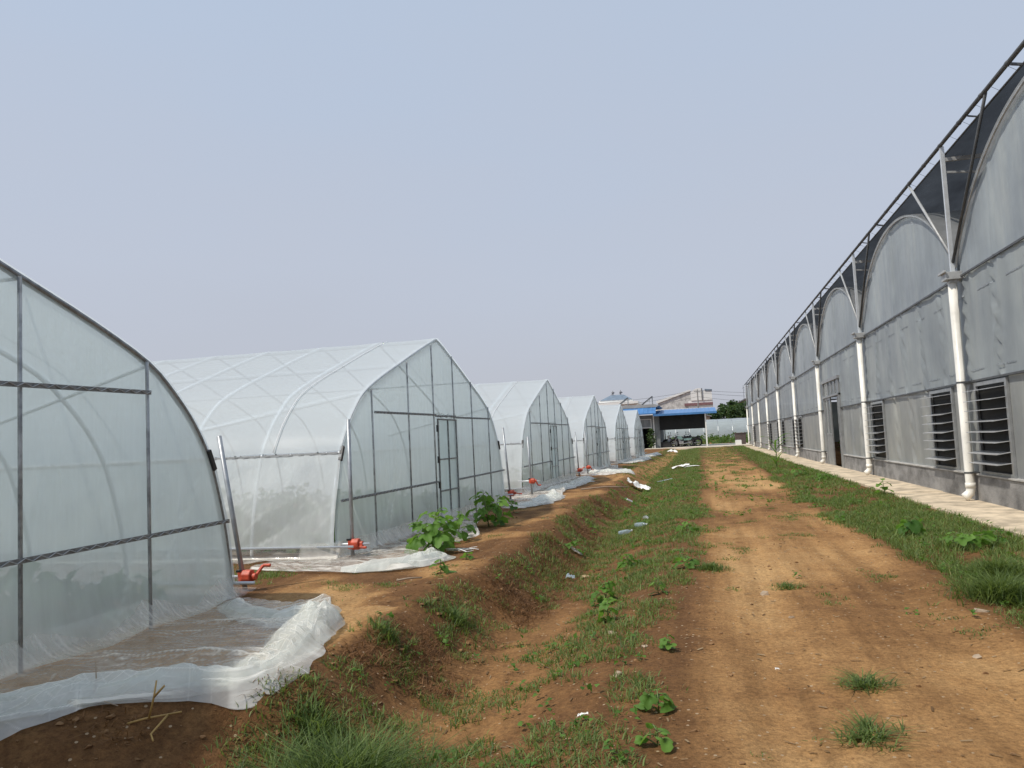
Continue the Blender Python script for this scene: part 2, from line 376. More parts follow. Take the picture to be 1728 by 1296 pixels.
def film_grids(name, grids, mat, parent):
    """grids of film points -> one mesh with a crease value from the local curvature"""
    Vs = []; Fs = []; At = []; off = 0
    for G in grids:
        n, k = G.shape[:2]; ix = np.arange(n * k).reshape(n, k) + off
        Fs.append(np.stack([ix[:-1, :-1], ix[:-1, 1:], ix[1:, 1:], ix[1:, :-1]], -1).reshape(-1, 4)); Vs.append(G.reshape(-1, 3)); off += n * k
        L = np.zeros((n, k))
        du = G[2:, 1:-1] + G[:-2, 1:-1] - 2 * G[1:-1, 1:-1]; lu = np.linalg.norm(G[2:, 1:-1] - G[:-2, 1:-1], axis=-1) + 1e-6
        dv = G[1:-1, 2:] + G[1:-1, :-2] - 2 * G[1:-1, 1:-1]; lv = np.linalg.norm(G[1:-1, 2:] - G[1:-1, :-2], axis=-1) + 1e-6
        L[1:-1, 1:-1] = np.linalg.norm(du, axis=-1) / lu + np.linalg.norm(dv, axis=-1) / lv
        At.append(np.clip((L - 0.03) * 3.0, 0, 1).reshape(-1))
    return npmesh(name, np.concatenate(Vs), [np.concatenate(Fs)], mat, parent, True, {'crease': np.concatenate(At)})
# ------------------------------------------------------------------ tunnel greenhouses
PROF = [(-3.80, 0.0), (-3.78, 0.3), (-3.72, 0.62), (-3.63, 0.92), (-3.53, 1.17), (-3.36, 1.42), (-3.13, 1.65), (-2.83, 1.87), (-2.3, 2.09), (-1.69, 2.30), (-1.05, 2.52), (-0.5, 2.70), (-0.15, 2.81), (0, 2.85)]
def _cr(P, k=3):
    P = [np.array(p) for p in P]; Q = [2 * P[0] - P[1]] + P + [2 * P[-1] - P[-2]]; o = []
    for i in range(1, len(Q) - 2):
        for t in np.arange(k) / k:
            a, b, c, d = Q[i - 1:i + 3]
            o.append(tuple(0.5 * ((2 * b) + (c - a) * t + (2 * a - 5 * b + 4 * c - d) * t * t + (3 * b - a - 3 * c + d) * t ** 3)))
    return o + [tuple(P[-1])]
PROF = _cr(PROF, 3); NH = len(PROF)
PROF = [(float(a), float(b)) for a, b in PROF]
PROF = PROF + [(-y, z) for y, z in reversed(PROF[:-1])]
PY = np.array([p[0] for p in PROF]); PZ = np.array([p[1] for p in PROF])
def arch_z(y): return float(np.interp(y, PY, PZ))
def half_y(z):  # half width at height z
    return float(np.interp(z, PZ[:NH], -PY[:NH]))
EAVE = 1.15
RIDGES = [2.18, 11.87, 21.45, 30.75, 40.3, 50.0]
GABX = [-3.9, -4.0, -4.08, -4.05, -4.0, -3.95]
SP = 0.97; NA = 30
arch_mb = MB(); arch_mb.tube([(0, y, z) for y, z in PROF], 0.019, 7)
arch_me = None
def film_arch(mbld, x0, x1, y0i, y1i, nx, seed, puff=0.012):
    """stretched roof film between the eaves, dipping a little between arches"""
    ii = [i for i in range(len(PROF)) if y0i <= PY[i] <= y1i]
    yy = []; zz = []
    for a, b in zip(ii[:-1], ii[1:]):
        for t in (0.0, 0.5): yy.append(PY[a] * (1 - t) + PY[b] * t); zz.append(PZ[a] * (1 - t) + PZ[b] * t)
    yy.append(PY[ii[-1]]); zz.append(PZ[ii[-1]])
    yy = np.array(yy); zz = np.array(zz)
    xs = np.linspace(x0, x1, nx)
    ny = np.gradient(zz); nz = -np.gradient(yy); ln = np.hypot(ny, nz); ny, nz = -ny / ln, -nz / ln
    X = np.repeat(xs[:, None], len(yy), 1)
    S = np.abs(np.sin(np.pi * (xs - x0) / SP))[:, None]
    off = 0.026 - puff * S * (0.4 + fbm(X * 1.1, np.arange(len(yy))[None, :] * 0.35, 3, seed))
    dE = np.abs(zz - 1.15)[None, :]
    off = off + 0.016 * np.exp(-dE / 0.25) * (fbm(X * 11 + zz[None, :] * 7, zz[None, :] * 1.5, 3, seed + 1) - 0.5) + 0.02 * np.exp(-dE / 0.5) * np.exp(-np.abs(X) / 0.35) * (fbm(X * 16 - zz[None, :] * 9, zz[None, :] * 2.0, 2, seed + 2) - 0.5)
    Y = yy[None, :] + ny[None, :] * off; Z = zz[None, :] + nz[None, :] * off
    mbld.grid(np.stack([X, Y, Z], -1))
def lock_channel(a, b, parent, n=None):
    """dark channel with its zigzag spring wire"""
    a = Vector(a); b = Vector(b)
    mb = MB(); mb.bar(a, b, 0.012, 0.03); o = mb.build('gable_rail', M['galv_dark'], parent)
    L = (b - a).length; k = max(2, int(L / 0.055)); pts = []
    for i in range(k + 1):
        p = a.lerp(b, i / k) + Vector((0.011, 0, 0.011 if i % 2 else -0.011)); pts.append(p)
    mb = MB(); mb.tube(pts, 0.0032, 4); mb.build('spring_wire', M['steel'], o)
    return o
HL = ['nearest tunnel greenhouse, cut off by the left edge, with clear film over dark posts',
      'second tunnel greenhouse, full pointed gable showing beside the leafy okra plants',
      'third tunnel greenhouse from the camera, two red winders at its left corner',
      'fourth tunnel greenhouse, between the third one and the narrow pale fifth one',
      'fifth tunnel greenhouse in the row, second from the blue-roofed shed',
      'last tunnel greenhouse of the row, nearest to the blue-roofed shed']
houses = []
for hi in range(6):
    Yc = RIDGES[hi]; gxp = GABX[hi]
    H = empty('tunnel_greenhouse', (gxp, Yc, 0)); houses.append(H)
    tag(H, HL[hi], 'greenhouse', 'tunnel greenhouses in a row')
    fine = hi < 2
    for k in range(NA):
        if arch_me is None:
            a = arch_mb.build('arch', M['arch_white'], H, True); arch_me = a.data
        else:
            a = bpy.data.objects.new('arch', arch_me); COL.objects.link(a); a.parent = H
        a.location = (-SP * k, 0, 0)
    mb = MB(); mb.tube([(-SP + 0.16, y * 1.0095, z + 0.030) for y, z in PROF if z > 1.16], 0.005, 5); mb.build('press_rope', M['white_cord'], H, True)
    # gable arch: darker weathered pipe on the near house
    if hi == 0:
        mb = MB(); mb.tube([(0.012, y, z) for y, z in PROF], 0.0225, 8); mb.build('gable_arch', M['galv_dark'], H, True)
    mb = MB(); film_arch(mb, 0.03, -SP * (NA - 1), -3.56, 3.56, (NA - 1) * (6 if fine else 3) + 1, 40 + hi); mb.build('roof_film', M['roof_film'], H, True)
    mb = MB(); mb.tube([(0, 0, 2.82), (-SP * (NA - 1), 0, 2.82)], 0.016, 6); mb.build('ridge_pipe', M['arch_white'], H, True)
    for s in (-1, 1):
        mb = MB(); mb.tube([(0.0, s * half_y(1.86), 1.86), (-2.3 * SP, s * (half_y(1.42) + 0.01), 1.44)], 0.014, 6); mb.build('brace', M['arch_white'], H, True)
        mb = MB(); mb.tube([(0, s * half_y(2.3), 2.28), (-SP * (NA - 1), s * half_y(2.3), 2.28)], 0.012, 6); mb.build('purlin', M['arch_white'], H, True)
        # eave lock channel
        mb = MB(); mb.bar((0.03, s * (half_y(EAVE) + 0.03), EAVE), (-SP * (NA - 1), s * (half_y(EAVE) + 0.03), EAVE), 0.008, 0.022)
        for k in range(60): mb.bar((-k * 0.14, s * (half_y(EAVE) + 0.036), EAVE + 0.006), (-k * 0.14 - 0.07, s * (half_y(EAVE) + 0.036), EAVE - 0.006), 0.006, 0.006)
        mb.build('eave_channel', M['steel'], H)
        # roll-up curtain
        zb = 0.15 if not (hi == 0 and s == 1) else 0.12
        nxx2 = 160 if fine else 50; nzz = 26 if fine else 12
        xs = np.linspace(0.04, -SP * (NA - 1), nxx2) if not fine else -np.concatenate([np.linspace(-0.04, 4, 110), np.linspace(4.1, SP * (NA - 1), 50)])
        zs = np.linspace(EAVE, zb, nzz)
        Xc, Zc = np.meshgrid(xs, zs, indexing='ij')
        base = np.interp(Zc, PZ[:NH], -PY[:NH])
        tt = (EAVE - Zc) / (EAVE - zb)
        dg = facet(Xc * 2.0 - 2.6 * Zc, Zc * 1.1 + Xc * 0.6, 67 + hi) - 0.5
        wr = 0.26 * tt * (1 - 0.7 * tt) * dg + 0.03 * np.clip(tt * 4, 0, 1) * (1 - .8 * tt) * (facet(Xc * 5 + Zc * 3.2, Zc * 2.4 - Xc * 1.0, 69 + hi) - .5) + 0.05 * tt * (1 - 0.55 * tt) * (ridge(Xc * 1.1 + 0.8 * Zc, Zc * 0.9 + Xc * 0.35, 4, 60 + hi) - 0.35) + 0.012 * (fbm(Xc * 12, Zc * 1.5, 2, 64) - 0.5) * np.exp(-tt * 3)
        film_grids('side_curtain', [np.stack([Xc, s * (base + 0.03 + wr), Zc], -1)], M['side_film'], H)
        mb = MB(); mb.tube([(0.28 if s < 0 else 0.2, s * 3.86, zb), (-SP * (NA - 1), s * 3.86, zb)], 0.0135, 8); mb.build('roll_bar', M['arch_white'], H, True)
        # soil skirt under the roll bar, lying out on the ground
        xs = np.linspace(0.1, -8, 110 if fine else 40); ts = np.linspace(0, 1, 12)
        Xs, Ts = np.meshgrid(xs, ts, indexing='ij')
        Ys = 3.8 + 0.10 * Ts ** 1.5 + 0.30 * np.clip(Ts - 0.45, 0, 1) * (0.6 + fbm(Xs * 1.3, 2.2, 3, 71 + hi))
        Zs = 0.17 * (1 - np.clip(Ts / 0.45, 0, 1)) + 0.012 + 0.07 * Ts * (ridge(Xs * 2.2, Ts * 2.2 + 7, 3, 75 + hi) - 0.3)
        film_grids('soil_skirt', [np.stack([Xs, s * Ys, np.maximum(Zs, 0.012)], -1)], M['loose_film'], H)
        # black sleeve at the eave corner
        mb = MB(); mb.bar((0.03, s * (half_y(1.22) + 0.005), 1.23), (0.03, s * (half_y(1.08) + 0.012), 1.07), 0.04, 0.04); mb.build('corner_clip', M['black'], H, bevel=0.004)
    # gable film
    ny_, nz_ = (170, 90) if fine else (60, 36)
    U = np.linspace(-1, 1, ny_); V = np.linspace(0, 1, nz_)
    Vg, Ug = np.meshgrid(V, U, indexing='ij')
    # map so rows follow height; y spans the arch at that height
    Zg = 2.84 * Vg
    Wd = np.interp(Zg, PZ[:NH], -PY[:NH])
    Yg = Ug * Wd
    low = np.clip((0.62 - Zg) / 0.62, 0, 1)
    posts = [-2.69, -1.45, -0.38, 0.62, 1.67, 2.77]
    pd = np.min(np.abs(Yg[..., None] - np.array([-3.7] + posts + [3.7])), -1)
    loose = np.clip(pd / 0.5, 0, 1)
    Xg = 0.028 + 0.010 * (fbm(Yg * 7, Zg * 0.35, 3, 80 + hi) - 0.5) * (0.4 + loose) * (1 - low)
    Xg = Xg + low * (0.10 * low ** 1.5 + 0.11 * (facet(Yg * 1.5 + Zg * 1.6, Zg * 0.8 + Yg * .3, 90 + hi) - 0.4)) * loose ** .7
    Xg = Xg + 0.016 * np.clip(1.1 - Zg, 0, 1) ** .5 * ridge(Yg * 3.2 - Zg * 2.2, Zg * 0.35 + 3, 1, 95 + hi) ** 5 * loose * np.clip(Zg / .3, 0, 1)
    Zg = np.where(Vg == 0, 0.012, Zg)
    film_grids('gable_film', [np.stack([Xg, Yg, Zg], -1)], M['gable_film'], H)
    # posts and rails just behind the film, lock channels in front
    for p in posts:
        top = arch_z(p) - 0.02; r = 0.0125
        mb = MB(); mb.tube([(0.052, p, 0.0), (0.052 + random.uniform(-.006, .006), p, top)], r, 8); mb.build('gable_post', M['post'], H, True)
    zr = 1.635
    for a, b in ((posts[0], posts[2]), (posts[2], posts[3]), (posts[3], posts[5])):
        lock_channel((0.078, a, zr), (0.078, b, zr + 0.02), H)
    for a, b in ((-3.70, posts[2]), (posts[3], 3.70)):
        lock_channel((0.080, a, 0.63), (0.080, b, 0.65), H)
    if hi >= 4:
        for z in (1.15,):
            mb = MB(); mb.bar((0.05, -2.7, z), (0.05, 2.77, z), 0.014, 0.025); mb.build('gable_rail', M['galv_dark'], H)
    # door
    D = MB()
    y0, y1 = -0.33, 0.58
    for a, b in (((.062, y0, .03), (.062, y0, 1.60)), ((.062, y1, .03), (.062, y1, 1.60)), ((.062, .15, .03), (.062, .15, 1.60)), ((.062, y0, 1.59), (.062, y1, 1.59)), ((.062, y0, .98), (.062, y1, .98)), ((.062, y0, .06), (.062, y1, .06)), ((.062, y0, .50), (.062, y1, .50))):
        D.bar((a[0] + .03, a[1], a[2]), (b[0] + .03, b[1], b[2]), 0.022, 0.022)
    dr = D.build('door', M['galv_dark' if fine else 'galv'], H)
    n1, n2 = 24, 40
    Yd, Zd = np.meshgrid(np.linspace(y0, y1, n1), np.linspace(.04, 1.6, n2), indexing='ij')
    mb = MB(); mb.grid(np.stack([0.074 + 0.012 * (fbm(Yd * 8, Zd * 1.2, 3, 99) - 0.5), Yd, Zd], -1)); mb.build('door_film', M['gable_film'], dr, True)
    for z in (1.45, 0.98, 0.6):
        mb = MB(); mb.box(.078, .105, y0 - 0.045, y0 - 0.008, z - .05, z + .05); mb.build('hinge', M['black'], dr)
    # gathered film knot above the door
    mb = MB(); mb.tube([(0.06, -0.36 + 0.11 * i, 1.655 + 0.018 * math.sin(i * 2.3)) for i in range(10)], [0.012 + 0.012 * abs(math.sin(i * 1.7)) for i in range(10)], 7)
    mb.build('rolled_film', M['bunched_film'], H, True)
    # far gable
    mb = MB(); xe = -SP * (NA - 1) - 0.02
    mb.add([(xe, y, z) for y, z in PROF], [tuple(range(len(PROF)))]); mb.build('rear_film', M['gable_film'], H)

# ------------------------------------------------------------------ crops inside the tunnels
def leaf_cloud(pos, size, n_per=1, up=0.5, seed=1):
    """many small bent leaves at the given points -> V, F, tint"""
    r = np.random.default_rng(seed); n = len(pos)
    d = r.normal(size=(n, 3)); d[:, 2] *= 0.5; d /= np.linalg.norm(d, axis=1)[:, None]
    nr = r.normal(size=(n, 3)); nr[:, 2] += up * 3; nr -= d * (nr * d).sum(1)[:, None]; nr /= np.linalg.norm(nr, axis=1)[:, None]
    s = np.cross(d, nr); L = (np.asarray(size) * (0.6 + 0.8 * r.random(n)))[:, None]; W = L * 0.38
    b = pos; mL = b + d * L * 0.45 - s * W + nr * L * 0.1; mR = b + d * L * 0.45 + s * W + nr * L * 0.1; t = b + d * L - nr * L * 0.12; mid = b + d * L * 0.5
    V = np.stack([b, mL, t, mR, mid], 1).reshape(-1, 3); k = np.arange(n)[:, None] * 5
    F = np.concatenate([k + np.array([0, 4, 1]), k + np.array([1, 4, 2]), k + np.array([0, 3, 4]), k + np.array([3, 2, 4])])
    tint = np.repeat(np.clip(0.4 + 0.25 * r.normal(size=n), 0, 0.95), 5)
    return V, F, tint
M['crop'] = leafmat('crop_leaf', (0.025, 0.07, 0.015), (0.09, 0.19, 0.04))
for hi in range(3):
    P = []
    for row, yo in enumerate((-2.9, -1.7, -0.5, 0.9, 2.0, 3.0)):
        n = 1100 if hi < 2 else 400
        x = -0.35 - rng.random(n) ** 1.3 * 12; y = yo + rng.normal(size=n) * 0.2
        hh = (0.18 + 0.30 * vnoise(x * 1.5, yo * 3.0, 5 + hi)); z = 0.03 + rng.random(n) * hh
        P.append(np.stack([x + GABX[hi], y + RIDGES[hi], z], 1))
    P = np.concatenate(P); P[:, 2] *= np.where(np.abs(P[:, 1] - RIDGES[hi] + 2.9) < .6, .55, 1.0); V, F, tn = leaf_cloud(P, np.full(len(P), 0.15), seed=hi)
    o = npmesh('crop_plants', V, [F], M['crop'], attrs={'tint': tn}); tag(o, ['rows of leafy crop growing inside the nearest tunnel', 'rows of leafy crop growing inside the second tunnel', 'rows of leafy crop growing inside the third tunnel'][hi], 'crop', kind='stuff')

# ------------------------------------------------------------------ loose plastic on the ground
def crumple(x, y, s):
    wx = x + 0.30 * (fbm(x * 1.3, y * 1.3, 2, s) - 0.5); wy = y + 0.30 * (fbm(x * 1.3 + 9, y * 1.3, 2, s + 1) - 0.5)
    c = 0.55 * facet(wx * 3.2, wy * 4.4, s + 2) + 0.30 * facet(wx * 7.5 + wy * 2, wy * 7.5 - wx * 2, s + 4) + 0.15 * facet(wx * 17 - wy * 5, wy * 19, s + 6)
    return 0.75 * c + 0.25 * ridge(wx * 2.0 + wy * 1.3, wy * 3.0, 1, s + 8) ** 3
def poly_at(pts, s):
    P = np.array(pts, float); d = np.concatenate([[0], np.cumsum(np.hypot(*(P[1:] - P[:-1])[:, :2].T))]); d /= d[-1]
    return np.stack([np.interp(s, d, P[:, k]) for k in range(P.shape[1])], -1)
def smooth1(a, n=3):
    for _ in range(n):
        b = a.copy(); b[1:-1] = (a[:-2] + 2 * a[1:-1] + a[2:]) / 4; a = b
    return a
def sheet(inner, outer, seed, amp=0.05, ns=200, ntt=90, tip=0.0):
    s = np.linspace(0, 1, ns)
    I = poly_at(inner, s); O = poly_at(outer, s); O = np.stack([smooth1(O[:, 0], 6), smooth1(O[:, 1], 6)], -1)
    O += (0.10 * (fbm(s * 14, 1.5, 3, seed)[:, None] - 0.5)) * np.array([1, 0.3])
    t = np.linspace(0, 1, ntt)
    X = I[:, None, 0] * (1 - t) + O[:, None, 0] * t; Y = I[:, None, 1] * (1 - t) + O[:, None, 1] * t
    g = gz(X, Y, False)
    c = 0.7 * crumple(X * 0.42, Y * 1.05, seed) + 0.3 * crumple(X * 1.1, Y * 1.5, seed + 5) - 0.35
    T = t[None, :]; S = s[:, None]
    Z = g + 0.03 + amp * c * (0.7 + T) * 1.3
    Z = Z + 0.16 * (1 - np.clip(T / 0.12, 0, 1)) ** 2 + tip * sstep(0.8, 1, S) * sstep(0.5, 1, T)
    Z = np.where(T > 0.97, g + 0.012 + 0.4 * (Z - g), Z)
    Z = np.maximum(Z, g + 0.012)
    return np.stack([X, Y, Z], -1)
def bunch(path, w, h, seed, nu=260, nv=40):
    """gathered film: two loose creased layers thrown over one another"""
    nu = int(nu * 1.5); nv = int(nv * 1.5)
    s = np.linspace(0, 1, nu); P = poly_at(path, s); P = np.stack([smooth1(P[:, k], 10) for k in range(P.shape[1])], -1)
    tx = np.gradient(P[:, 0]); ty = np.gradient(P[:, 1]); ln = np.hypot(tx, ty); nx_, ny_ = -ty / ln, tx / ln
    Lc = np.concatenate([[0], np.cumsum(np.hypot(np.diff(P[:, 0]), np.diff(P[:, 1])))])
    end = np.minimum(1, 0.3 + np.minimum(s, 1 - s) * 7)
    out_ = []
    for q in range(2):
        ww = w * (1.25 - 0.22 * q) * (0.75 + 0.9 * (facet(Lc * 2.3 + q * 7, 0.4, seed + q) - 0.3)) * end
        sh = w * 0.45 * (fbm(Lc * 1.5 + 5 * q, 2.2, 2, seed + q + 3) - 0.5)
        hh = h * (0.45 + 0.45 * q) * (0.55 + 1.0 * fbm(Lc * 1.8 + 3 * q, 4.3, 3, seed + 1)) * end
        if P.shape[1] > 2: hh = hh * P[:, 2]
        v = np.linspace(-1, 1, nv)[None, :]
        A = sh[:, None] + ww[:, None] * v * (1 + 0.38 * (facet(Lc[:, None] * 5 + q, 3.0 * np.sign(v), seed + 9) - 0.5))
        cr = crumple(Lc[:, None] + 3.0 * seed + 11 * q, A * 1.6, seed + 3 + q) - 0.42
        fold = ridge(A * 7 + 1.2 * (fbm(Lc * 2, 1.0 + q, 2, seed)[:, None]), Lc[:, None] * 0.9, 1, seed + 5 + q) ** 3
        prof = np.clip(1 - v ** 2, 0, 1) ** 1.15
        Bz = hh[:, None] * prof * (0.75 + 1.1 * cr) + 0.022 * fold * prof + 0.06 * cr * prof
        X = P[:, None, 0] + nx_[:, None] * A; Y = P[:, None, 1] + ny_[:, None] * A
        Z = gz(X, Y, False) + 0.012 + 0.008 * q + np.maximum(Bz, 0)
        out_.append(np.stack([X, Y, Z], -1))
    return out_
T = empty('plastic_sheet', (0, 0, 0))
tag(T, 'wide clear plastic sheet with a bunched white edge on soil before the nearest tunnel', 'plastic sheet', 'plastic sheets lying along the tunnels')
film_grids('sheet', [sheet([(-3.86, 1.6), (-3.86, 5.95)], [(-3.75, 2.0), (-3.55, 2.85), (-3.22, 3.17), (-2.88, 3.30), (-2.58, 3.50), (-2.36, 3.66), (-2.32, 4.08), (-2.42, 4.7), (-2.6, 5.25)], 3, 0.095, 300, 130, 0.10)], M['loose_film'], T)
film_grids('gathered_edge', bunch([(-3.72, 2.3, .9), (-3.45, 3.06, 1.3), (-3.06, 3.42, 1.3), (-2.74, 3.62, 1.1), (-2.44, 3.80, .95), (-2.40, 4.3, 1.15), (-2.55, 4.75, 1.5), (-2.70, 5.15, 1.9), (-2.70, 5.45, 1.7)], 0.18, 0.085, 12, 380, 56), M['bunched_film'], T)
film_grids('gathered_fold', bunch([(-3.75, 5.75, 1), (-3.3, 5.3, .8), (-2.9, 5.1, 1.2), (-2.62, 5.3, 1.6)], 0.13, 0.06, 15, 160, 40), M['bunched_film'], T)
T = empty('plastic_sheet', (0, 0, 0))
tag(T, 'clear crumpled sheet lying beside the okra plants at the second tunnel', 'plastic sheet', 'plastic sheets lying along the tunnels')
film_grids('sheet', [sheet([(-4.3, 7.95), (-3.9, 8.1), (-3.86, 13.2)], [(-4.6, 7.35), (-4.2, 7.25), (-3.4, 7.12), (-2.85, 7.25), (-2.6, 7.75), (-2.85, 8.3), (-3.0, 9.0), (-2.85, 9.9), (-3.2, 11.0), (-3.7, 13.0)], 21, 0.08, 240, 60)], M['loose_film'], T)
film_grids('gathered_edge', bunch([(-3.5, 7.25, .7), (-3.1, 7.35, 1.0), (-2.85, 7.6, 1.5), (-2.8, 8.0, 1.6), (-3.0, 8.4, .8)], 0.15, 0.065, 23, 160, 36), M['bunched_film'], T)
T = empty('plastic_sheet', (0, 0, 0))
tag(T, 'clear sheet with a raised crumpled heap in front of the third tunnel', 'plastic sheet', 'plastic sheets lying along the tunnels')
film_grids('sheet', [sheet([(-4.0, 15.0), (-4.0, 17.7), (-3.95, 24.6)], [(-3.6, 14.0), (-3.2, 13.7), (-2.98, 14.8), (-2.9, 16.3), (-3.1, 17.6), (-3.35, 19.5), (-3.3, 22.0), (-3.5, 24.9)], 31, 0.10, 200, 50)], M['loose_film'], T)
film_grids('gathered_edge', bunch([(-3.3, 14.1, .8), (-3.1, 15.2, 1.4), (-3.05, 16.2, 2.2), (-3.3, 17.2, 1)], 0.2, 0.07, 33, 120, 32), M['bunched_film'], T)
film_grids('gathered_fold', bunch([(-3.6, 18.2, .8), (-3.45, 20, 1.0), (-3.4, 22.4, 1.2), (-3.6, 24.6, 1)], 0.24, 0.07, 35, 140, 32), M['bunched_film'], T)
T = empty('plastic_sheet', (0, 0, 0))
tag(T, 'trailing film sheet spilling towards the ditch from the fourth tunnel', 'plastic sheet', 'plastic sheets lying along the tunnels')
film_grids('sheet', [sheet([(-4.0, 25.8), (-4.0, 27.0), (-4.0, 34)], [(-3.5, 25.2), (-3.0, 25.6), (-2.5, 26.6), (-2.35, 27.4), (-2.7, 28.6), (-3.3, 31), (-3.6, 34)], 41, 0.10, 120, 36)], M['loose_film'], T)
film_grids('gathered_edge', bunch([(-3.9, 27.0, 2.5), (-3.3, 27.2, 1.6), (-2.7, 27.2, 1.3), (-2.4, 27.4, .9)], 0.3, 0.09, 43, 80, 28), M['bunched_film'], T)
for k, (y, lb) in enumerate(((40.3, 'pale crumpled sheet trailing in front of the fifth tunnel'), (50.0, 'white film sheet trailing from the last tunnel before the shed'))):
    T = empty('plastic_sheet', (0, 0, 0)); tag(T, lb, 'plastic sheet', 'plastic sheets lying along the tunnels')
    film_grids('sheet', [sheet([(-3.95, y - 3.6), (-3.95, y + 4)], [(-3.3, y - 4.0), (-2.9, y - 2.0), (-3.2, y), (-3.0, y + 3.4), (-3.3, y + 4.6)], 51 + k, 0.12, 80, 30)], M['loose_film'], T)
    film_grids('gathered_edge', bunch([(-3.7, y - 3.6, 1.2), (-3.2, y - 2.0, 1.2), (-3.3, y + 1.5, 1.0), (-3.0, y + 3.6, 2.0)], 0.3, 0.09, 55 + k, 80, 28), M['bunched_film'], T)

# ------------------------------------------------------------------ film winders on their poles
def winder(x, y, h, lean, zc, arm, label, stub=0.0, s=1.0):
    s = 0.85
    W = empty('film_winder', (x, y, 0)); tag(W, label, 'film winder', 'film winders at the tunnel corners')
    mb = MB(); mb.tube([(0, 0, -0.03), (lean[0], lean[1], h)], 0.021, 10); mb.build('pole', M['galv'], W, True)
    px, py = lean[0] * zc / h, lean[1] * zc / h
    bx = 0.055
    mb = MB(); oc = [(py + 0.068 * s * math.cos(math.pi / 8 + k * math.pi / 4), zc + 0.075 * s * math.sin(math.pi / 8 + k * math.pi / 4)) for k in range(8)]
    mb.prism(oc, 0, px + 0.0, px + 0.085); 
    g = mb.build('gearbox', M['red'], W, bevel=0.008)
    mb = MB(); mb.prism([(py + 0.03 * math.cos(k * math.pi / 6), zc + 0.03 * math.sin(k * math.pi / 6)) for k in range(12)], 0, px + 0.085, px + 0.125)
    mb.box(px - 0.04, px + 0.0, py - 0.03, py + 0.03, zc - 0.05, zc + 0.05); mb.build('shaft_hub', M['red'], g, bevel=0.004)
    a0 = Vector((px + 0.11, py, zc)); a1 = a0 + Vector(arm)
    mb = MB(); mb.bar(a0, a1, 0.028, 0.02); mb.tube([a1, a1 + Vector((0.07, 0, 0))], 0.015, 8); mb.build('crank_handle', M['red'], g, bevel=0.004)
    mb = MB(); mb.bar((px - 0.03, py - 0.03, zc + 0.05), (px - 0.03, py + 0.03, zc + 0.05), 0.05, 0.02); mb.build('bracket', M['black'], g)
    mb = MB(); mb.tube([(px - 0.30, py, zc), (px + (0.2 if stub else 0.01), py, zc + stub * 0.0)], 0.0135, 8); mb.build('drive_shaft', M['arch_white'], W, True)
    return W
winder(-3.98, 6.36, 1.36, (-0.20, -0.05), 0.12, (0.04, 0.075, 0.085), 'leaning pole with a red winder at the right corner of the nearest tunnel')
winder(-3.78, 8.12, 1.52, (-0.01, 0.02), 0.165, (0.01, -0.06, -0.03), 'upright pole with a red winder at the left corner of the second tunnel', 0.2)
winder(-3.88, 15.85, 1.50, (-0.10, 0.0), 0.17, (0.03, 0.16, -0.03), 'pole with a red winder at the far right corner of the second tunnel')
winder(-3.74, 17.25, 1.30, (-0.04, 0.0), 0.33, (0.02, 0.10, -0.10), 'slim pole with a red winder raised at the left corner of the third tunnel', 0.2)
winder(-3.95, 25.45, 1.45, (-0.06, 0.0), 0.22, (0.02, 0.08, 0.08), 'pole with a red winder at the right corner of the third tunnel')
winder(-3.85, 26.7, 1.45, (-0.03, 0.0), 0.26, (0.02, 0.08, -0.10), 'pole with a red winder at the left corner of the fourth tunnel', 0.2)

# ------------------------------------------------------------------ large multi-span greenhouse on the right
def greyfilm(name, col, veil, bump=0.5, marks=None, streak=(1, 4, 0.35)):
    mt = film(name, col, veil, rough=0.34, streak=streak, vvar=0.05, gloss=0.015, bump=bump, transl=0.25, fr=1.15)
    n = mt.node_tree
    # dust and dried water runs
    v = noise_node(n, 1.1, 6, 0.62, (1, 1.6, 0.3)); v2 = noise_node(n, 0.7, 4, 0.6)
    c = ramp_node(n, v, [(0.28, tuple(x * 0.84 for x in col)), (0.52, col), (0.80, (col[0] * 1.30, col[1] * 1.25, col[2] * 1.16))])
    c2 = ramp_node(n, v2, [(0.3, (0.8, 0.8, 0.82)), (0.7, (1.15, 1.13, 1.08))])
    mu = N(n, 'ShaderNodeMix', data_type='RGBA', blend_type='MULTIPLY'); mu.inputs[0].default_value = 1; n.links.new(c, mu.inputs[6]); n.links.new(c2, mu.inputs[7])
    for x in n.nodes:
        if x.bl_idname in ('ShaderNodeBsdfDiffuse', 'ShaderNodeBsdfTranslucent'): n.links.new(mu.outputs[2], x.inputs[0])
    return mt
M['wall_film'] = greyfilm('wall_film', (0.42, 0.47, 0.50), 0.88, 0.16, streak=(1, 2, 0.6))
M['low_film'] = greyfilm('low_film', (0.45, 0.47, 0.465), 0.86, 0.16, streak=(1, 2, 0.6))
M['span_film'] = greyfilm('span_film', (0.46, 0.52, 0.565), 0.86, 0.35)
M['span_roof'] = film('span_roof', (0.5, 0.52, 0.54), 0.62, rough=0.3, streak=(2, 2, 2), gloss=0.02)
M['net'] = film('shade_net', (0.022, 0.024, 0.03), 0.93, rough=0.8, streak=(1.5, 0.5, 1), vvar=0.03, gloss=0.0, bump=0.6, transl=0.3, fr=1.01)
M['mark'] = solid('print_ink', (0.27, 0.30, 0.325), 0.6, 0, 0.5, 30)
M['alu'] = solid('aluminium', (0.30, 0.31, 0.315), 0.42, 0.35, 0.2, 6)
M['slat'] = solid('louvre_slat', (0.52, 0.53, 0.54), 0.35, 0.3, 0.2, 8)
M['inner_shade'] = solid('painted_interior_shade', (0.004, 0.0045, 0.005), 0.7, 0, 0.4, 5)  # near-black colour stands in for the shaded interior behind the louvres
WX = 4.15; P0 = 14.1; BAY = 8.0
K0, K1 = -2, 8
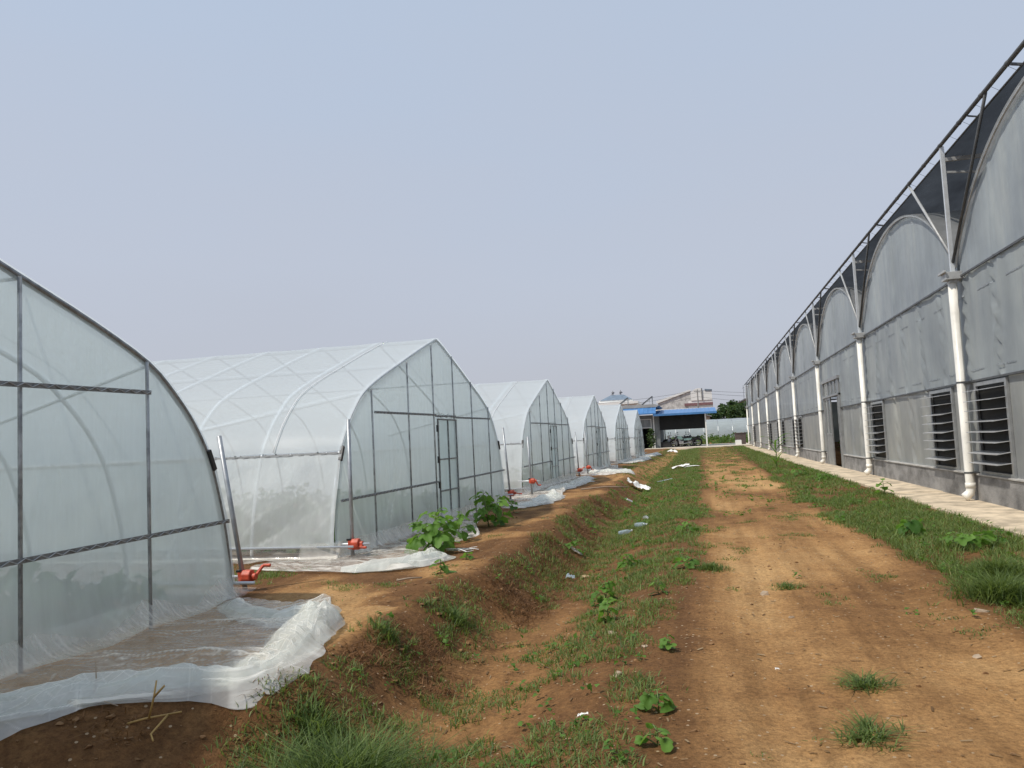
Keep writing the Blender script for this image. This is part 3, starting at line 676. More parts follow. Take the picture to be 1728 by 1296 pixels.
Y_A, Y_B = P0 + BAY * K0, P0 + BAY * K1 + 0.25
B = empty('multispan_greenhouse', (0, 0, 0))
tag(B, 'long grey film greenhouse with arched bays, cream downpipes and a black shade net', 'greenhouse')
GUT = 3.52
def span_z(dy): return GUT + 0.05 + 1.77 * (1 - (abs(dy) / 4.0) ** 2.15) ** 0.80
# openings in the low wall
wins = []
for yc in (13.2, 15.75, 21.2, 37.45, 39.95, 45.3, 48.3, 53.6, 55.8, 69.95, 5.2, 7.6): wins.append((yc - 0.69, yc + 0.69))
DOOR = (26.45, 29.7)
mb = MB(); mb.box(WX, WX + 0.22, Y_A, DOOR[0], -0.3, 0.315); mb.box(WX, WX + 0.22, DOOR[1], Y_B, -0.3, 0.315)
mb.build('base_wall', M['concrete'], B, bevel=0.008)
mb = MB(); mb.box(WX - 0.025, WX + 0.2, Y_A, DOOR[0], 0.318, 0.345); mb.box(WX - 0.025, WX + 0.2, DOOR[1], Y_B, 0.318, 0.345)
mb.build('ledge', M['ledge'], B, bevel=0.004)
def wall_patch(mb, y0, y1, z0, z1, x, step, seed, amp=0.03):
    ny = max(2, int((y1 - y0) / step) + 1); nz = max(2, int((z1 - z0) / (step * 1.8)) + 1)
    Y, Z = np.meshgrid(np.linspace(y0, y1, ny), np.linspace(z0, z1, nz), indexing='ij')
    mb.grid(np.stack([wall_x(Y, Z, y0, y1, x, seed, amp), Y, Z], -1))
def wall_x(Y, Z, y0, y1, x, seed, amp):
    ed = np.minimum(np.minimum(Y - y0, y1 - Y), 0.25) / 0.25
    seam = np.exp(-((np.mod(Y + 0.35 * np.sin(Z * 1.3 + np.floor(Y / 1.35)), 1.35) - 0.5) / 0.05) ** 2)
    pleat = seam * 0.035 + 0.050 * np.exp(-((np.mod(Y, 1.35) - 0.55) / 0.14) ** 2) * np.sin(Z * 34 + Y * 16 + 4 * vnoise(Y * 3, Z * 2, 5))
    X = x + amp * (fbm(Y * 0.9, Z * 0.6, 3, seed) - 0.5) - 0.7 * pleat + 0.012 * (fbm(Y * 4, Z * 0.9, 3, seed + 2) - 0.5)
    return np.minimum(x + amp * 1.5, X * ed + x * (1 - ed))
# low band between base and mid rail, split round the windows
low = MB(); y = Y_A
blocks = sorted(wins + [DOOR])
for a, b in blocks:
    if a > y: wall_patch(low, y, a, 0.33, 1.79, WX + 0.05, 0.07 if a < 32 else 0.16, 120)
    y = b
wall_patch(low, y, Y_B, 0.33, 1.79, WX + 0.05, 0.16, 120)
low.build('low_wall_film', M['low_film'], B, True)
mb = MB()
wall_patch(mb, Y_A, DOOR[0], 1.80, GUT - 0.02, WX + 0.03, 0.06, 130, 0.04); wall_patch(mb, DOOR[0], DOOR[1], 2.80, GUT - 0.02, WX + 0.03, 0.08, 131)
wall_patch(mb, DOOR[1], Y_B, 1.80, GUT - 0.02, WX + 0.03, 0.13, 132, 0.04)
mb.build('upper_wall_film', M['wall_film'], B, True)
mb = MB(); mb.bar((WX + 0.01, Y_A, 1.795), (WX + 0.01, DOOR[0], 1.795), 0.03, 0.03); mb.bar((WX + 0.01, DOOR[1], 1.795), (WX + 0.01, Y_B, 1.795), 0.03, 0.03)
mb.build('middle_rail', M['steel_dark'], B)
mb = MB(); mb.bar((WX + 0.0, Y_A, GUT - 0.03), (WX + 0.0, Y_B, GUT - 0.03), 0.025, 0.03); mb.build('gutter_rail', M['steel_dark'], B)
# faded print on the film: broken lines of small marks
mb = MB()
for zc, off in ((3.16, 0.0), (1.96, 0.6)):
    yy = Y_A + off
    while yy < Y_B - 1:
        if not (DOOR[0] - 0.9 < yy < DOOR[1] + 0.2):
            q = yy
            while q < yy + 0.6:
                w = random.uniform(0.03, 0.08); a_, b_ = q, q + w
                sd_ = 130 if yy < DOOR[0] else 132; p0_, p1_ = (Y_A, DOOR[0]) if sd_ == 130 else (DOOR[1], Y_B)
                xx = [float(wall_x(np.array(v), np.array(zc), p0_, p1_, WX + .03, sd_, .04)) - .006 for v in (a_, b_)]
                t_ = 0.011 + random.uniform(-.003, .004)
                mb.add([(xx[0], a_, zc - t_), (xx[1], b_, zc - t_), (xx[1], b_, zc + t_), (xx[0], a_, zc + t_)], [(0, 1, 2, 3)]); q += w + 0.010
        yy += 1.22
mb.build('printed_mark', M['mark'], B)
# bays: arched gable film, roof film, arch pipe
gme = rme = ame = None
for k in range(K0, K1):
    yc = P0 + BAY * k + 4
    if gme is None:
        U = np.linspace(-1, 1, 130); V = np.linspace(0, 1, 36)
        Ug, Vg = np.meshgrid(U, V, indexing='ij'); Yl = Ug * 3.93
        top = np.array([span_z(min(abs(a), 3.99)) for a in Yl[:, 0]])[:, None]
        Zl = (GUT + 0.0) + (top - GUT) * Vg
        X = 0.02 + 0.05 * np.sin(np.pi * Vg) * (fbm(Yl * 0.7, Zl * 0.5, 3, 140) - 0.5) + 0.022 * (fbm(Yl * 5 + (Zl - 3.5) * 0.5, Zl * 0.5, 3, 141) - 0.5)
        X = X - 0.03 * np.exp(-((np.mod(Yl + 0.1 * Zl, 1.9) - 0.9) / 0.05) ** 2)
        mb = MB(); mb.grid(np.stack([X, Yl, Zl], -1)); o = mb.build('gable_film', M['span_film'], B, True); gme = o.data
        ys_ = np.linspace(-3.95, 3.95, 40); xs_ = np.linspace(-0.06, 22, 30)
        Xr, Yr = np.meshgrid(xs_, ys_, indexing='ij'); Zr = np.array([span_z(a) for a in ys_])[None, :] + 0.045 + 0.03 * np.exp(-((Xr + 0.02) / 0.05) ** 2) * 0 - 0.02 * np.abs(np.sin(Xr * 1.57))
        mb = MB(); mb.grid(np.stack([Xr, Yr, Zr], -1)); r = mb.build('roof_film', M['span_roof'], B, True); rme = r.data
        mb = MB(); mb.tube([(-0.035, a, span_z(a) + 0.012) for a in np.linspace(-3.97, 3.97, 40)], 0.016, 8); a_ = mb.build('arch', M['steel'], B, True); ame = a_.data
    else:
        o = bpy.data.objects.new('gable_film', gme); r = bpy.data.objects.new('roof_film', rme); a_ = bpy.data.objects.new('arch', ame)
        for q in (o, r, a_): COL.objects.link(q); q.parent = B
    for q in (o, r, a_): q.location = (WX, yc, 0)
    mb = MB()
    mb.tube([(WX + 0.09, yc + 1.2, GUT), (WX + 0.09, yc + 1.0, span_z(1.0))], 0.022, 6)
    mb.tube([(WX + 0.09, yc - 3.6, GUT + 0.5), (WX + 0.09, yc - 0.6, span_z(0.6) - 0.3)], 0.018, 6)
    mb.build('gable_strut', M['steel_dark'], B, True)
# posts, downpipes, gutter boxes, outrigger truss that carries the net
BZ = 5.66; BXX = 4.05
for k in range(K0, K1 + 1):
    y = P0 + BAY * k
    mb = MB(); mb.box(3.93, 4.2, y - 0.13, y + 0.13, GUT - 0.07, GUT + 0.055); mb.box(3.89, 3.93, y - 0.17, y + 0.17, GUT + 0.04, GUT + 0.075); mb.box(3.99, 4.11, y - .075, y + .075, GUT - 0.12, GUT - 0.07)
    gb = mb.build('gutter_box', M['steel'], B, bevel=0.006)
    mb = MB(); pr = 0.068
    mb.tube([(BXX, y, GUT - 0.10), (BXX, y, 0.10), (BXX - 0.012, y, 0.045), (BXX - 0.06, y, 0.0), (BXX - 0.10, y, -0.03)], pr, 18, True)
    d = mb.build('downpipe', M['pvc'], B, True)
    mb = MB(); mb.tube([(BXX, y, 0.12), (BXX, y, 0.20)], pr + 0.008, 18); mb.build('pipe_collar', M['pvc'], d, True)
    for z in (1.795, 0.36):
        mb = MB(); mb.tube([(BXX, y, z - 0.012), (BXX, y, z + 0.012)], pr + 0.006, 18); mb.box(BXX, WX + 0.03, y - 0.095, y + 0.095, z - 0.012, z + 0.012); mb.build('pipe_clamp', M['steel_dark'], d)
    mb = MB(); mb.bar((BXX + 0.02, y, GUT + 0.05), (BXX + 0.02, y, BZ), 0.058, 0.058); mb.build('truss_post', M['arch_white'], B)
    mb = MB(); mb.tube([(BXX + 0.03, y + 0.02, GUT + 0.33), (BXX + 0.01, y + 2.1, BZ)], 0.024, 8); mb.build('truss_brace', M['steel'], B, True)
    mb = MB(); mb.tube([(BXX + 0.03, y - 0.02, GUT + 0.22), (BXX + 0.01, y - 2.15, BZ)], 0.024, 8); mb.build('truss_brace', M['steel_dark'], B, True)
    mb = MB(); mb.bar((BXX, y, BZ - 0.22), (22, y, BZ - 0.22), 0.05, 0.06); mb.bar((BXX, y, BZ - 0.42), (BXX + 1.3, y, BZ - 0.55), 0.03, 0.03); mb.build('crossbeam', M['steel'], B)
    mb = MB(); mb.box(WX + 0.2, 22, y - 0.2, y + 0.2, GUT - 0.06, GUT + 0.02); mb.build('gutter', M['steel'], B)
mb = MB(); mb.tube([(BXX, Y_A, BZ + 0.02), (BXX, Y_B + 1.2, BZ + 0.02)], 0.031, 8)
for yy in np.arange(Y_A, Y_B, 1.0): mb.tube([(BXX, yy - 0.03, BZ + 0.02), (BXX, yy + 0.03, BZ + 0.02)], 0.037, 8)
mb.build('truss_beam', M['steel_dark'], B, True)
mb = MB()
yy = Y_A
while yy < Y_B:
    mb.bar((BXX, yy + 4.9, BZ - 0.03), (BXX + 0.14, yy + 4.9, BZ - 0.06), 0.03, 0.03); mb.bar((BXX, yy + 6.6, BZ - 0.03), (BXX + 0.14, yy + 6.6, BZ - 0.06), 0.02, 0.02); yy += 8
for yy in np.arange(Y_A, Y_B, 0.62): mb.tube([(BXX, yy, BZ), (BXX + 0.14, yy + 0.04, BZ - 0.07)], 0.0028, 4)
mb.build('tie_wire', M['steel_dark'], B)
mb = MB(); mb.tube([(BXX + 0.14, Y_A, BZ - 0.05), (BXX + 0.14, Y_B, BZ - 0.05)], 0.015, 6); mb.build('net_edge_pipe', M['steel_dark'], B, True)
Xn, Yn = np.meshgrid(np.linspace(BXX + 0.14, 22, 30), np.linspace(Y_A, Y_B, 320), indexing='ij')
Zn = BZ - 0.05 - np.minimum(1, (Xn - BXX - .14) / .6) * (0.05 * np.abs(np.sin(np.pi * (Yn - P0) / 2.0)) + 0.05 * (fbm(Xn * 0.8, Yn * 0.8, 3, 150) - 0.3))
mb = MB(); mb.grid(np.stack([Xn, Yn, Zn], -1)); mb.build('shade_net', M['net'], B, True)
# closing walls of the block
mb = MB(); mb.box(22, 22.05, Y_A, Y_B, -0.2, 5.6); mb.box(WX + 0.25, 22, Y_B - 0.06, Y_B, -0.2, GUT); mb.box(WX + 0.25, 22, Y_A, Y_A + 0.06, -0.2, GUT); mb.build('end_wall', M['low_film'], B)
# hung net drape at the far corner
mb = MB(); mb.bar((BXX - 0.12, Y_B + 1.2, BZ), (BXX - 0.12, Y_B + 1.2, 3.4), 0.03, 0.03); mb.bar((BXX + 0.1, Y_B + 1.2, BZ), (BXX + 0.1, Y_B + 1.2, 3.4), 0.03, 0.03); mb.build('end_post', M['steel_dark'], B)
# louvre windows
random.seed(11)
for a, b in wins:
    x = WX + 0.02; z0, z1 = 0.345, 1.765
    mb = MB()
    for q in ((x - .012, x + .03, a, a + .075, z0, z1), (x - .012, x + .03, b - .075, b, z0, z1), (x - .012, x + .03, a + .077, b - .077, z1 - .06, z1), (x - .012, x + .03, a + .077, b - .077, z0, z0 + .05)): mb.box(*q)
    w = mb.build('louvre_window', M['alu'], B, bevel=0.004)
    mb = MB(); mb.box(x + 0.034, x + 0.044, a + 0.01, b - 0.01, 0.35, 1.76); mb.build('interior_shade_sheet', M['inner_shade'], w)  # added sheet closing the opening, interior shade put into its colour
    for i in range(8):
        z = z1 - 0.13 - i * 0.157
        mb = MB(); y0, y1 = a + 0.06, b - 0.06
        t = random.uniform(-0.012, 0.012)
        mb.add([(x - 0.0, y0, z + .012), (x - 0.0, y1, z + .012), (x - 0.195, y1, z - 0.012 + t), (x - 0.195, y0, z - 0.012 + t),
                (x - 0.0, y0, z + .020), (x - 0.0, y1, z + .020), (x - 0.195, y1, z - 0.002 + t), (x - 0.195, y0, z - 0.002 + t)],
               [(3, 2, 1, 0), (4, 5, 6, 7), (0, 1, 5, 4), (1, 2, 6, 5), (2, 3, 7, 6), (3, 0, 4, 7)])
        mb.build('slat', M['slat'], w)
# sliding door with glazed leaves standing half open
mb = MB()
for q in ((WX - .03, WX + .06, DOOR[0] - 0.02, DOOR[0] + 0.06, -0.1, 2.76), (WX - .03, WX + .06, DOOR[1] - 0.06, DOOR[1] + 0.02, -0.1, 2.76), (WX - .06, WX + .06, DOOR[0] - 0.1, DOOR[1] + 0.1, 2.70, 2.80), (WX - .06, WX + .06, DOOR[0] - 0.02, DOOR[1] + 0.02, 2.19, 2.25),
          (WX - .02, WX + .05, 27.2, 27.26, 2.25, 2.70), (WX - .02, WX + .05, 28.6, 28.66, 2.25, 2.70), (WX - .02, WX + .05, 27.9, 27.96, 2.25, 2.70)): mb.box(*q)
dr = mb.build('sliding_door', M['alu'], B)
M['dull_glass'] = film('dull_glass', (0.5, 0.53, 0.54), 0.55, rough=0.15, streak=(2, 4, 0.6), vvar=0.15, gloss=0.05)
mb = MB(); mb.box(WX + .0, WX + .01, DOOR[0] + .06, DOOR[1] - .06, 2.25, 2.70); mb.build('transom', M['dull_glass'], dr)
def leaf_panel(y0, y1, x):
    mb = MB()
    for q in ((x, x + .04, y0, y0 + .07, -0.08, 2.19), (x, x + .04, y1 - .07, y1, -0.08, 2.19), (x, x + .04, y0 + .07, y1 - .07, 0.92, 1.0), (x, x + .04, y0 + .07, y1 - .07, 2.11, 2.19), (x, x + .04, (y0 + y1) / 2 - .03, (y0 + y1) / 2 + .03, 1.0, 2.11), (x + .01, x + .03, y0 + .07, y1 - .07, -0.08, 0.92)): mb.box(*q)
    p = mb.build('door_leaf', M['alu'], dr)
    mb = MB(); mb.box(x + .018, x + .024, y0 + .07, y1 - .07, 1.0, 2.11); mb.build('pane', M['dull_glass'], p)
leaf_panel(28.35, 29.64, WX - 0.01); leaf_panel(26.5, 26.95, WX - 0.01)
# dark leafy crop seen through the open door and windows
n = 5000; P = np.stack([WX + 0.9 + rng.random(n) ** 1.5 * 9, 24 + rng.random(n) * 8, -0.1 + rng.random(n) * 1.5], 1)
V, F, tn = leaf_cloud(P, np.full(n, 0.3), seed=77)
tag(npmesh('crop_plants', V, [F], M['crop'], attrs={'tint': tn}), 'leafy plants growing just inside the open door of the long grey greenhouse', 'crop', kind='stuff')

# ------------------------------------------------------------------ blue-roofed shed at the end of the track
M['blue'] = solid('blue_sheet_roof', (0.075, 0.215, 0.47), 0.4, 0.1, 0.2, 1.5)
M['grey_wall'] = solid('grey_render', (0.20, 0.215, 0.22), 0.85, 0, 0.25, 1.2)
M['roof_grey'] = solid('grey_roofing', (0.36, 0.36, 0.35), 0.8, 0, 0.2, 0.8)
M['white'] = solid('white_paint', (0.78, 0.78, 0.76), 0.6, 0, 0.08, 0.6)
M['tarp'] = solid('dark_tarp', (0.005, 0.006, 0.007), 0.8, 0, 0.35, 1.5, 0.4, 4)
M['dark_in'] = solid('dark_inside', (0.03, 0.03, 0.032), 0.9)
S = empty('shed', (-2.0, 80, 0)); tag(S, 'low blue-roofed shed with a dark hanging tarp at the end of the track', 'shed')
def sb(name, boxes, mat, par=None, bev=0.0):
    mb = MB()
    for q in boxes: mb.box(q[0] + 2.0, q[1] + 2.0, q[2] - 80, q[3] - 80, q[4], q[5])
    return mb.build(name, mat, par or S, bevel=bev)
sb('wall', [(-4.98, -4.2, 80, 80.2, -0.1, 3.3), (-4.4, -4.2, 80.2, 88, -0.1, 3.3), (-9.0, -6.06, 80, 80.2, -0.1, 3.3), (-6.06, -4.98, 80, 80.2, 2.95, 3.3), (-9, -4.4, 87.8, 88, -.1, 3.3), (-9, -8.8, 80.2, 87.8, -.1, 3.3)], M['grey_wall'])
dfr = sb('door', [(-6.06, -6.0, 79.96, 80.1, 0, 2.93), (-5.04, -4.98, 79.96, 80.1, 0, 2.93), (-6.0, -5.04, 79.96, 80.1, 2.87, 2.93), (-6.0, -5.04, 79.96, 80.1, 2.03, 2.1)], M['white'])
sb('pane', [(-6.0, -5.04, 80.02, 80.04, 2.1, 2.87)], M['dull_glass'], dfr)
sb('downpipe', [(-4.80, -4.70, 79.86, 79.96, 0.0, 3.3)], M['white'])
mb = MB()
def rib_roof(mb, x0, x1, y0, z0, y1, z1, th=0.05):
    n = int((x1 - x0) / 0.1); xs = np.linspace(x0, x1, n)
    V = np.array([[(x + 2, yy - 80, zz + (0.03 if i % 4 == 0 else 0)) for i, x in enumerate(xs)] for yy, zz in ((y0, z0), (y1, z1))])
    mb.grid(V); V2 = V.copy(); V2[..., 2] -= th; mb.grid(V2)
rib_roof(mb, -9.4, -4.45, 79.0, 3.42, 79.9, 4.08); rib_roof(mb, -4.7, 1.3, 78.9, 3.28, 88.5, 4.0)
mb.box(-4.7 + 2, 1.3 + 2, -1.14, -1.1, 3.14, 3.33); mb.box(-9.4 + 2, -4.45 + 2, -1.03, -1.0, 3.36, 3.46)
mb.build('roof', M['blue'], S)
mb = MB(); mb.prism([(-9.5 + 2, 4.06), (-4.4 + 2, 4.06), (-4.15 + 2, 4.2), (-4.5 + 2, 4.36), (-9.5 + 2, 4.36)], 1, -0.2, 8.0); mb.build('roof_cap', M['roof_grey'], S)
sb('post', [(0.16, 0.28, 79.2, 79.32, 0.0, 3.25)], M['white'])
sb('post', [(-4.1, -4.0, 87.0, 87.1, 0.0, 3.6)], M['grey_wall']); sb('post', [(0.16, 0.28, 87.6, 87.72, 0.0, 3.6)], M['white'])
Xt, Zt = np.meshgrid(np.linspace(-4.18, 0.16, 60), np.linspace(1.76, 3.34, 20), indexing='ij')
mb = MB(); Yt = 79.7 + 0.05 * np.sin(Xt * 4) * (Zt - 1.7) + 0.05 * fbm(Xt * 2, Zt, 3, 160)
mb.grid(np.stack([Xt + 2, Yt - 80, Zt], -1)); V2 = np.stack([Xt + 2, Yt - 80 + 0.02, Zt], -1); mb.grid(V2); mb.build('hanging_tarp', M['tarp'], S, True)
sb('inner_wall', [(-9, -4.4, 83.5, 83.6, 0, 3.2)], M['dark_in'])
# flat water-heater frames on the shed roof
M['panel'] = solid('solar_panel', (0.03, 0.035, 0.05), 0.25, 0.2)
for x, lb in ((-5.15, 'dark tilted solar water heater on the grey roof cap by the blue eave'), (-7.6, 'dark tilted solar water heater further left, behind the last tunnel')):
    q = empty('solar_heater', (x, 81.5, 4.36)); tag(q, lb, 'solar heater', 'solar heaters on the shed roof')
    mb = MB(); mb.bar((-0.75, 0, 0.05), (0.35, 0, 0.85), 1.2, 0.06); mb.build('panel', M['panel'], q)
    mb = MB(); mb.bar((0.3, -.5, 0), (0.3, -.5, .78), .05); mb.bar((0.3, .5, 0), (0.3, .5, .78), .05); mb.bar((0.05, -.5, 0), (0.05, -.5, .6), .04); mb.build('stand', M['steel'], q)
# slim shrub by the shed door
def shrub_leaves(n, h, r, seed, size=0.12):
    rr = np.random.default_rng(seed); z = rr.random(n) ** 0.8; a = rr.random(n) * 6.28; q = r * (0.3 + 0.7 * np.sin(np.pi * np.clip(z * 0.9 + 0.08, 0, 1))) * np.sqrt(rr.random(n))
    P = np.stack([q * np.cos(a), q * np.sin(a), h * (0.12 + 0.88 * z)], 1); return leaf_cloud(P, np.full(n, size), seed=seed)
M['leaf'] = leafmat('broad_leaf', (0.05, 0.125, 0.022), (0.175, 0.33, 0.06), 0.42)
M['dark_leaf'] = leafmat('dark_leaf', (0.03, 0.06, 0.025), (0.095, 0.15, 0.06))
M['stem'] = solid('green_stem', (0.12, 0.17, 0.05), 0.6)
M['bark'] = solid('bark', (0.10, 0.08, 0.06), 0.9)
q = empty('shrub', (-5.0, 79.0, 0)); tag(q, 'slim green shrub growing by the doorway of the blue-roofed shed', 'shrub')
V, F, tn = shrub_leaves(200, 1.9, 0.42, 5, 0.24); npmesh('foliage', V, [F], M['dark_leaf'], q, attrs={'tint': tn})
mb = MB(); mb.tube([(0, 0, 0), (0.05, 0, 0.9), (0, 0.04, 1.7)], [0.03, 0.02, 0.01], 6); mb.build('stem', M['stem'], q)

# ------------------------------------------------------------------ motorbikes under the tarp
M['tyre'] = solid('tyre_rubber', (0.02, 0.02, 0.02), 0.8); M['chrome'] = solid('worn_chrome', (0.5, 0.5, 0.5), 0.25, 0.9, 0.1)
M['bike_teal'] = solid('pale_teal_paint', (0.32, 0.50, 0.47), 0.3); M['bike_dark'] = solid('dark_paint', (0.035, 0.025, 0.03), 0.35); M['bike_white'] = solid('silver_paint', (0.55, 0.55, 0.55), 0.35)
def motorbike(x, y, rz, paint, label, scooter=False):
    b = empty('motorbike', (x, y, 0.04), rz); tag(b, label, 'motorbike', 'motorbikes parked in the shed')
    r = 0.31; b.scale = (1.15, 1.15, 1.15)
    for wx in (-0.62, 0.64):
        mb = MB(); mb.tube([(wx + r * math.cos(t), 0, r + r * 0.92 * math.sin(t)) for t in np.linspace(0, 2 * math.pi, 25)[:-1]], 0.055, 8, closed=True); w = mb.build('wheel', M['tyre'], b, True)
        mb = MB(); mb.tube([(wx + .24 * math.cos(t), 0, r + .24 * math.sin(t)) for t in np.linspace(0, 2 * math.pi, 25)[:-1]], 0.018, 6, closed=True)
        for k in range(5): mb.bar((wx, 0, r), (wx + .24 * math.cos(k * 1.257), 0, r + .24 * math.sin(k * 1.257)), .03, .02)
        mb.tube([(wx, -.08, r), (wx, .08, r)], .05, 10); mb.build('rim', M['chrome'], w)
    mb = MB(); mb.tube([(0.64, 0.09, r), (0.40, 0.09, 0.95)], 0.024, 6); mb.tube([(0.64, -0.09, r), (0.40, -0.09, 0.95)], 0.024, 6); mb.build('fork', M['chrome'], b, True)
    mb = MB(); mb.tube([(0.42, 0, 0.88), (0.15, 0, 0.62), (-0.2, 0, 0.45), (-0.62, 0, r)], 0.04, 6); mb.tube([(0.40, 0, 0.8), (0.25, 0, 0.35), (-0.2, 0, 0.3)], 0.03, 6); mb.build('frame', M['bike_dark'], b, True)
    mb = MB(); mb.box(-0.15, 0.25, -0.13, 0.13, 0.24, 0.50); mb.tube([(-.1, .16, .28), (-.75, .16, .34)], .045, 8); mb.build('engine', M['chrome'], b, bevel=0.03)
    mb = MB()
    if scooter: mb.prism([(0.36, 0.30), (0.52, 0.42), (0.44, 1.0), (0.34, 1.02), (0.30, 0.5)], 1, -0.2, 0.2); mb.prism([(-0.75, 0.42), (-0.05, 0.32), (-0.05, 0.70), (-0.8, 0.78)], 1, -0.17, 0.17); mb.prism([(-.1, .26), (.38, .26), (.38, .33), (-.1, .33)], 1, -.16, .16)
    else: mb.prism([(-0.10, 0.66), (0.05, 0.60), (0.36, 0.70), (0.38, 0.86), (0.2, 0.93), (-0.05, 0.82)], 1, -0.13, 0.13); mb.prism([(-0.75, 0.56), (-0.15, 0.52), (-0.15, 0.70), (-0.85, 0.74)], 1, -0.11, 0.11)
    mb.build('body', paint, b, bevel=0.04)
    mb = MB(); mb.prism([(-0.85, 0.76), (-0.45, 0.72), (-0.05, 0.76), (0.0, 0.84), (-0.4, 0.82), (-0.85, 0.88)], 1, -0.13, 0.13); mb.build('seat', M['black'], b, bevel=0.03)
    mb = MB(); mb.tube([(0.25, -0.36, 1.03), (0.36, -0.18, 1.05), (0.38, 0, 1.0), (0.36, 0.18, 1.05), (0.25, 0.36, 1.03)], 0.016, 6); h = mb.build('handlebar', M['chrome'], b, True)
    for s in (-1, 1):
        mb = MB(); mb.tube([(0.33, s * .25, 1.04), (0.35, s * .3, 1.22)], .008, 5); mb.box(.33, .36, s * .3 - .06, s * .3 + .06, 1.19, 1.28); mb.build('mirror', M['black'], h)
    mb = MB(); mb.lathe([(0.03, -.07), (.08, -.03), (.085, .03), (.02, .04)], 12); o = mb.build('headlight', M['chrome'], b, True); o.location = (0.50, 0, 0.92); o.rotation_euler = (0, R(90), 0)
    mb = MB(); mb.tube([(0.64 + .37 * math.cos(t), 0, r + .37 * math.sin(t)) for t in np.linspace(0.5, 2.4, 9)], .05, 6); mb.build('mudguard', M['bike_dark'], b, True); mb = MB(); mb.tube([(-0.62 + .38 * math.cos(t), 0, r + .38 * math.sin(t)) for t in np.linspace(0.6, 2.8, 9)], .05, 6); mb.build('mudguard', M['bike_dark'], b, True)
motorbike(-1.35, 81.0, R(187), M['bike_dark'], 'dark motorbike with its large wheel nearest the white post')
motorbike(-2.15, 80.5, R(176), M['bike_teal'], 'motorbike with a pale teal tank in the middle of the shed')
motorbike(-2.95, 80.9, R(165), M['bike_white'], 'silver scooter standing at the left of the parked bikes', True)
motorbike(-1.9, 82.3, R(10), M['bike_dark'], 'dark motorbike standing behind the pale teal one')
# low dark boxes inside the shed
mb = MB(); mb.box(-.5, .5, -.4, .4, 0, .55); mb.box(-.52, .52, -.42, .42, .50, .56); tag(mb.build('crate', M['dark_in'], bevel=.02), 'low dark crate at the left wall inside the open shed', 'crate').location = (-3.75, 80.6, 0.04)

# bin and white block at the corner of the long greenhouse
M['brown_bin'] = solid('brown_bin', (0.10, 0.075, 0.07), 0.7)
q = empty('bin', (3.35, 79.6, 0.03)); tag(q, 'dark brown square bin at the far corner of the grey greenhouse', 'bin')
mb = MB(); mb.prism([(-.45, 0), (.45, 0), (.52, 1.05), (-.52, 1.05)], 1, -.4, .4); mb.build('body', M['brown_bin'], q, bevel=.02)
mb = MB(); mb.box(-.56, .56, -.45, .45, 1.05, 1.13); mb.build('rim', M['brown_bin'], q, bevel=.02)
mb = MB(); mb.box(-.28, .28, -.2, .2, 0, .42); mb.box(-.24, .24, -.16, .16, .42, .45); o = mb.build('block', M['white'], bevel=.03); o.location = (3.1, 78.5, 0.03); tag(o, 'small white block standing in front of the dark brown bin', 'block')

# ------------------------------------------------------------------ beyond the shed
M['far_film'] = film('far_film', (0.62, 0.70, 0.72), 0.85, rough=0.3, streak=(0.5, 2, 2), vvar=0.12, gloss=0.02)
q = empty('tunnel_greenhouse', (4, 122, 0.5)); tag(q, 'distant pale tunnel greenhouse lying side-on behind the shed', 'greenhouse')
mb = MB(); a = np.linspace(0, math.pi, 25); Xf, Af = np.meshgrid(np.linspace(-24, 30, 90), a, indexing='ij')
mb.grid(np.stack([Xf, 3.6 * np.cos(Af), 2.75 * np.sin(Af) ** 0.75 + 0.05 * np.abs(np.sin(Xf * 1.6))], -1)); mb.build('roof_film', M['far_film'], q, True)
mb = MB()
for x in np.arange(-24, 30, 2.0): mb.tube([(x, 3.63 * math.cos(t), 2.79 * abs(math.sin(t)) ** 0.75) for t in np.linspace(0, math.pi, 13)], 0.03, 5)
mb.build('frame', M['galv'], q)
def oriented_house(x, y, z, w, d, h, rh, wall, roof, label, rz=0, cat='house'):
    b = empty('house', (x, y, z), rz); tag(b, label, cat)
    mb = MB(); mb.prism([(-w / 2, 0), (w / 2, 0), (w / 2, h), (0, h + rh), (-w / 2, h)], 1, 0, d); mb.build('wall', wall, b)
    mb = MB(); mb.prism([(-w / 2 - .3, h - .05), (0, h + rh + .02), (w / 2 + .3, h - .05), (w / 2 + .3, h + .12), (0, h + rh + .25), (-w / 2 - .3, h + .12)], 1, -.3, d + .3); mb.build('roof', roof, b)
    return b
M['brick'] = solid('tan_brick', (0.34, 0.26, 0.19), 0.9, 0, 0.2, 4)
M['roof_pale'] = solid('pale_roof', (0.54, 0.53, 0.51), 0.8, 0, 0.4, 1.5, 0.5, 12)
M['tile'] = solid('grey_tile', (0.20, 0.20, 0.21), 0.8, 0, 0.4, 3, 0.5, 12)
M['redtrim'] = solid('red_brown_trim', (0.23, 0.12, 0.13), 0.8)
M['white_wall'] = solid('white_render', (0.80, 0.80, 0.78), 0.8, 0, 0.06, 0.3)
M['blue_tile'] = solid('blue_grey_tile', (0.16, 0.21, 0.27), 0.7, 0, 0.3, 1.5)
oriented_house(-1.9, 134, 0.5, 6.0, 6, 3.5, 0.8, M['brick'], M['tile'], 'small tan brick house peeping out right of the shed post')
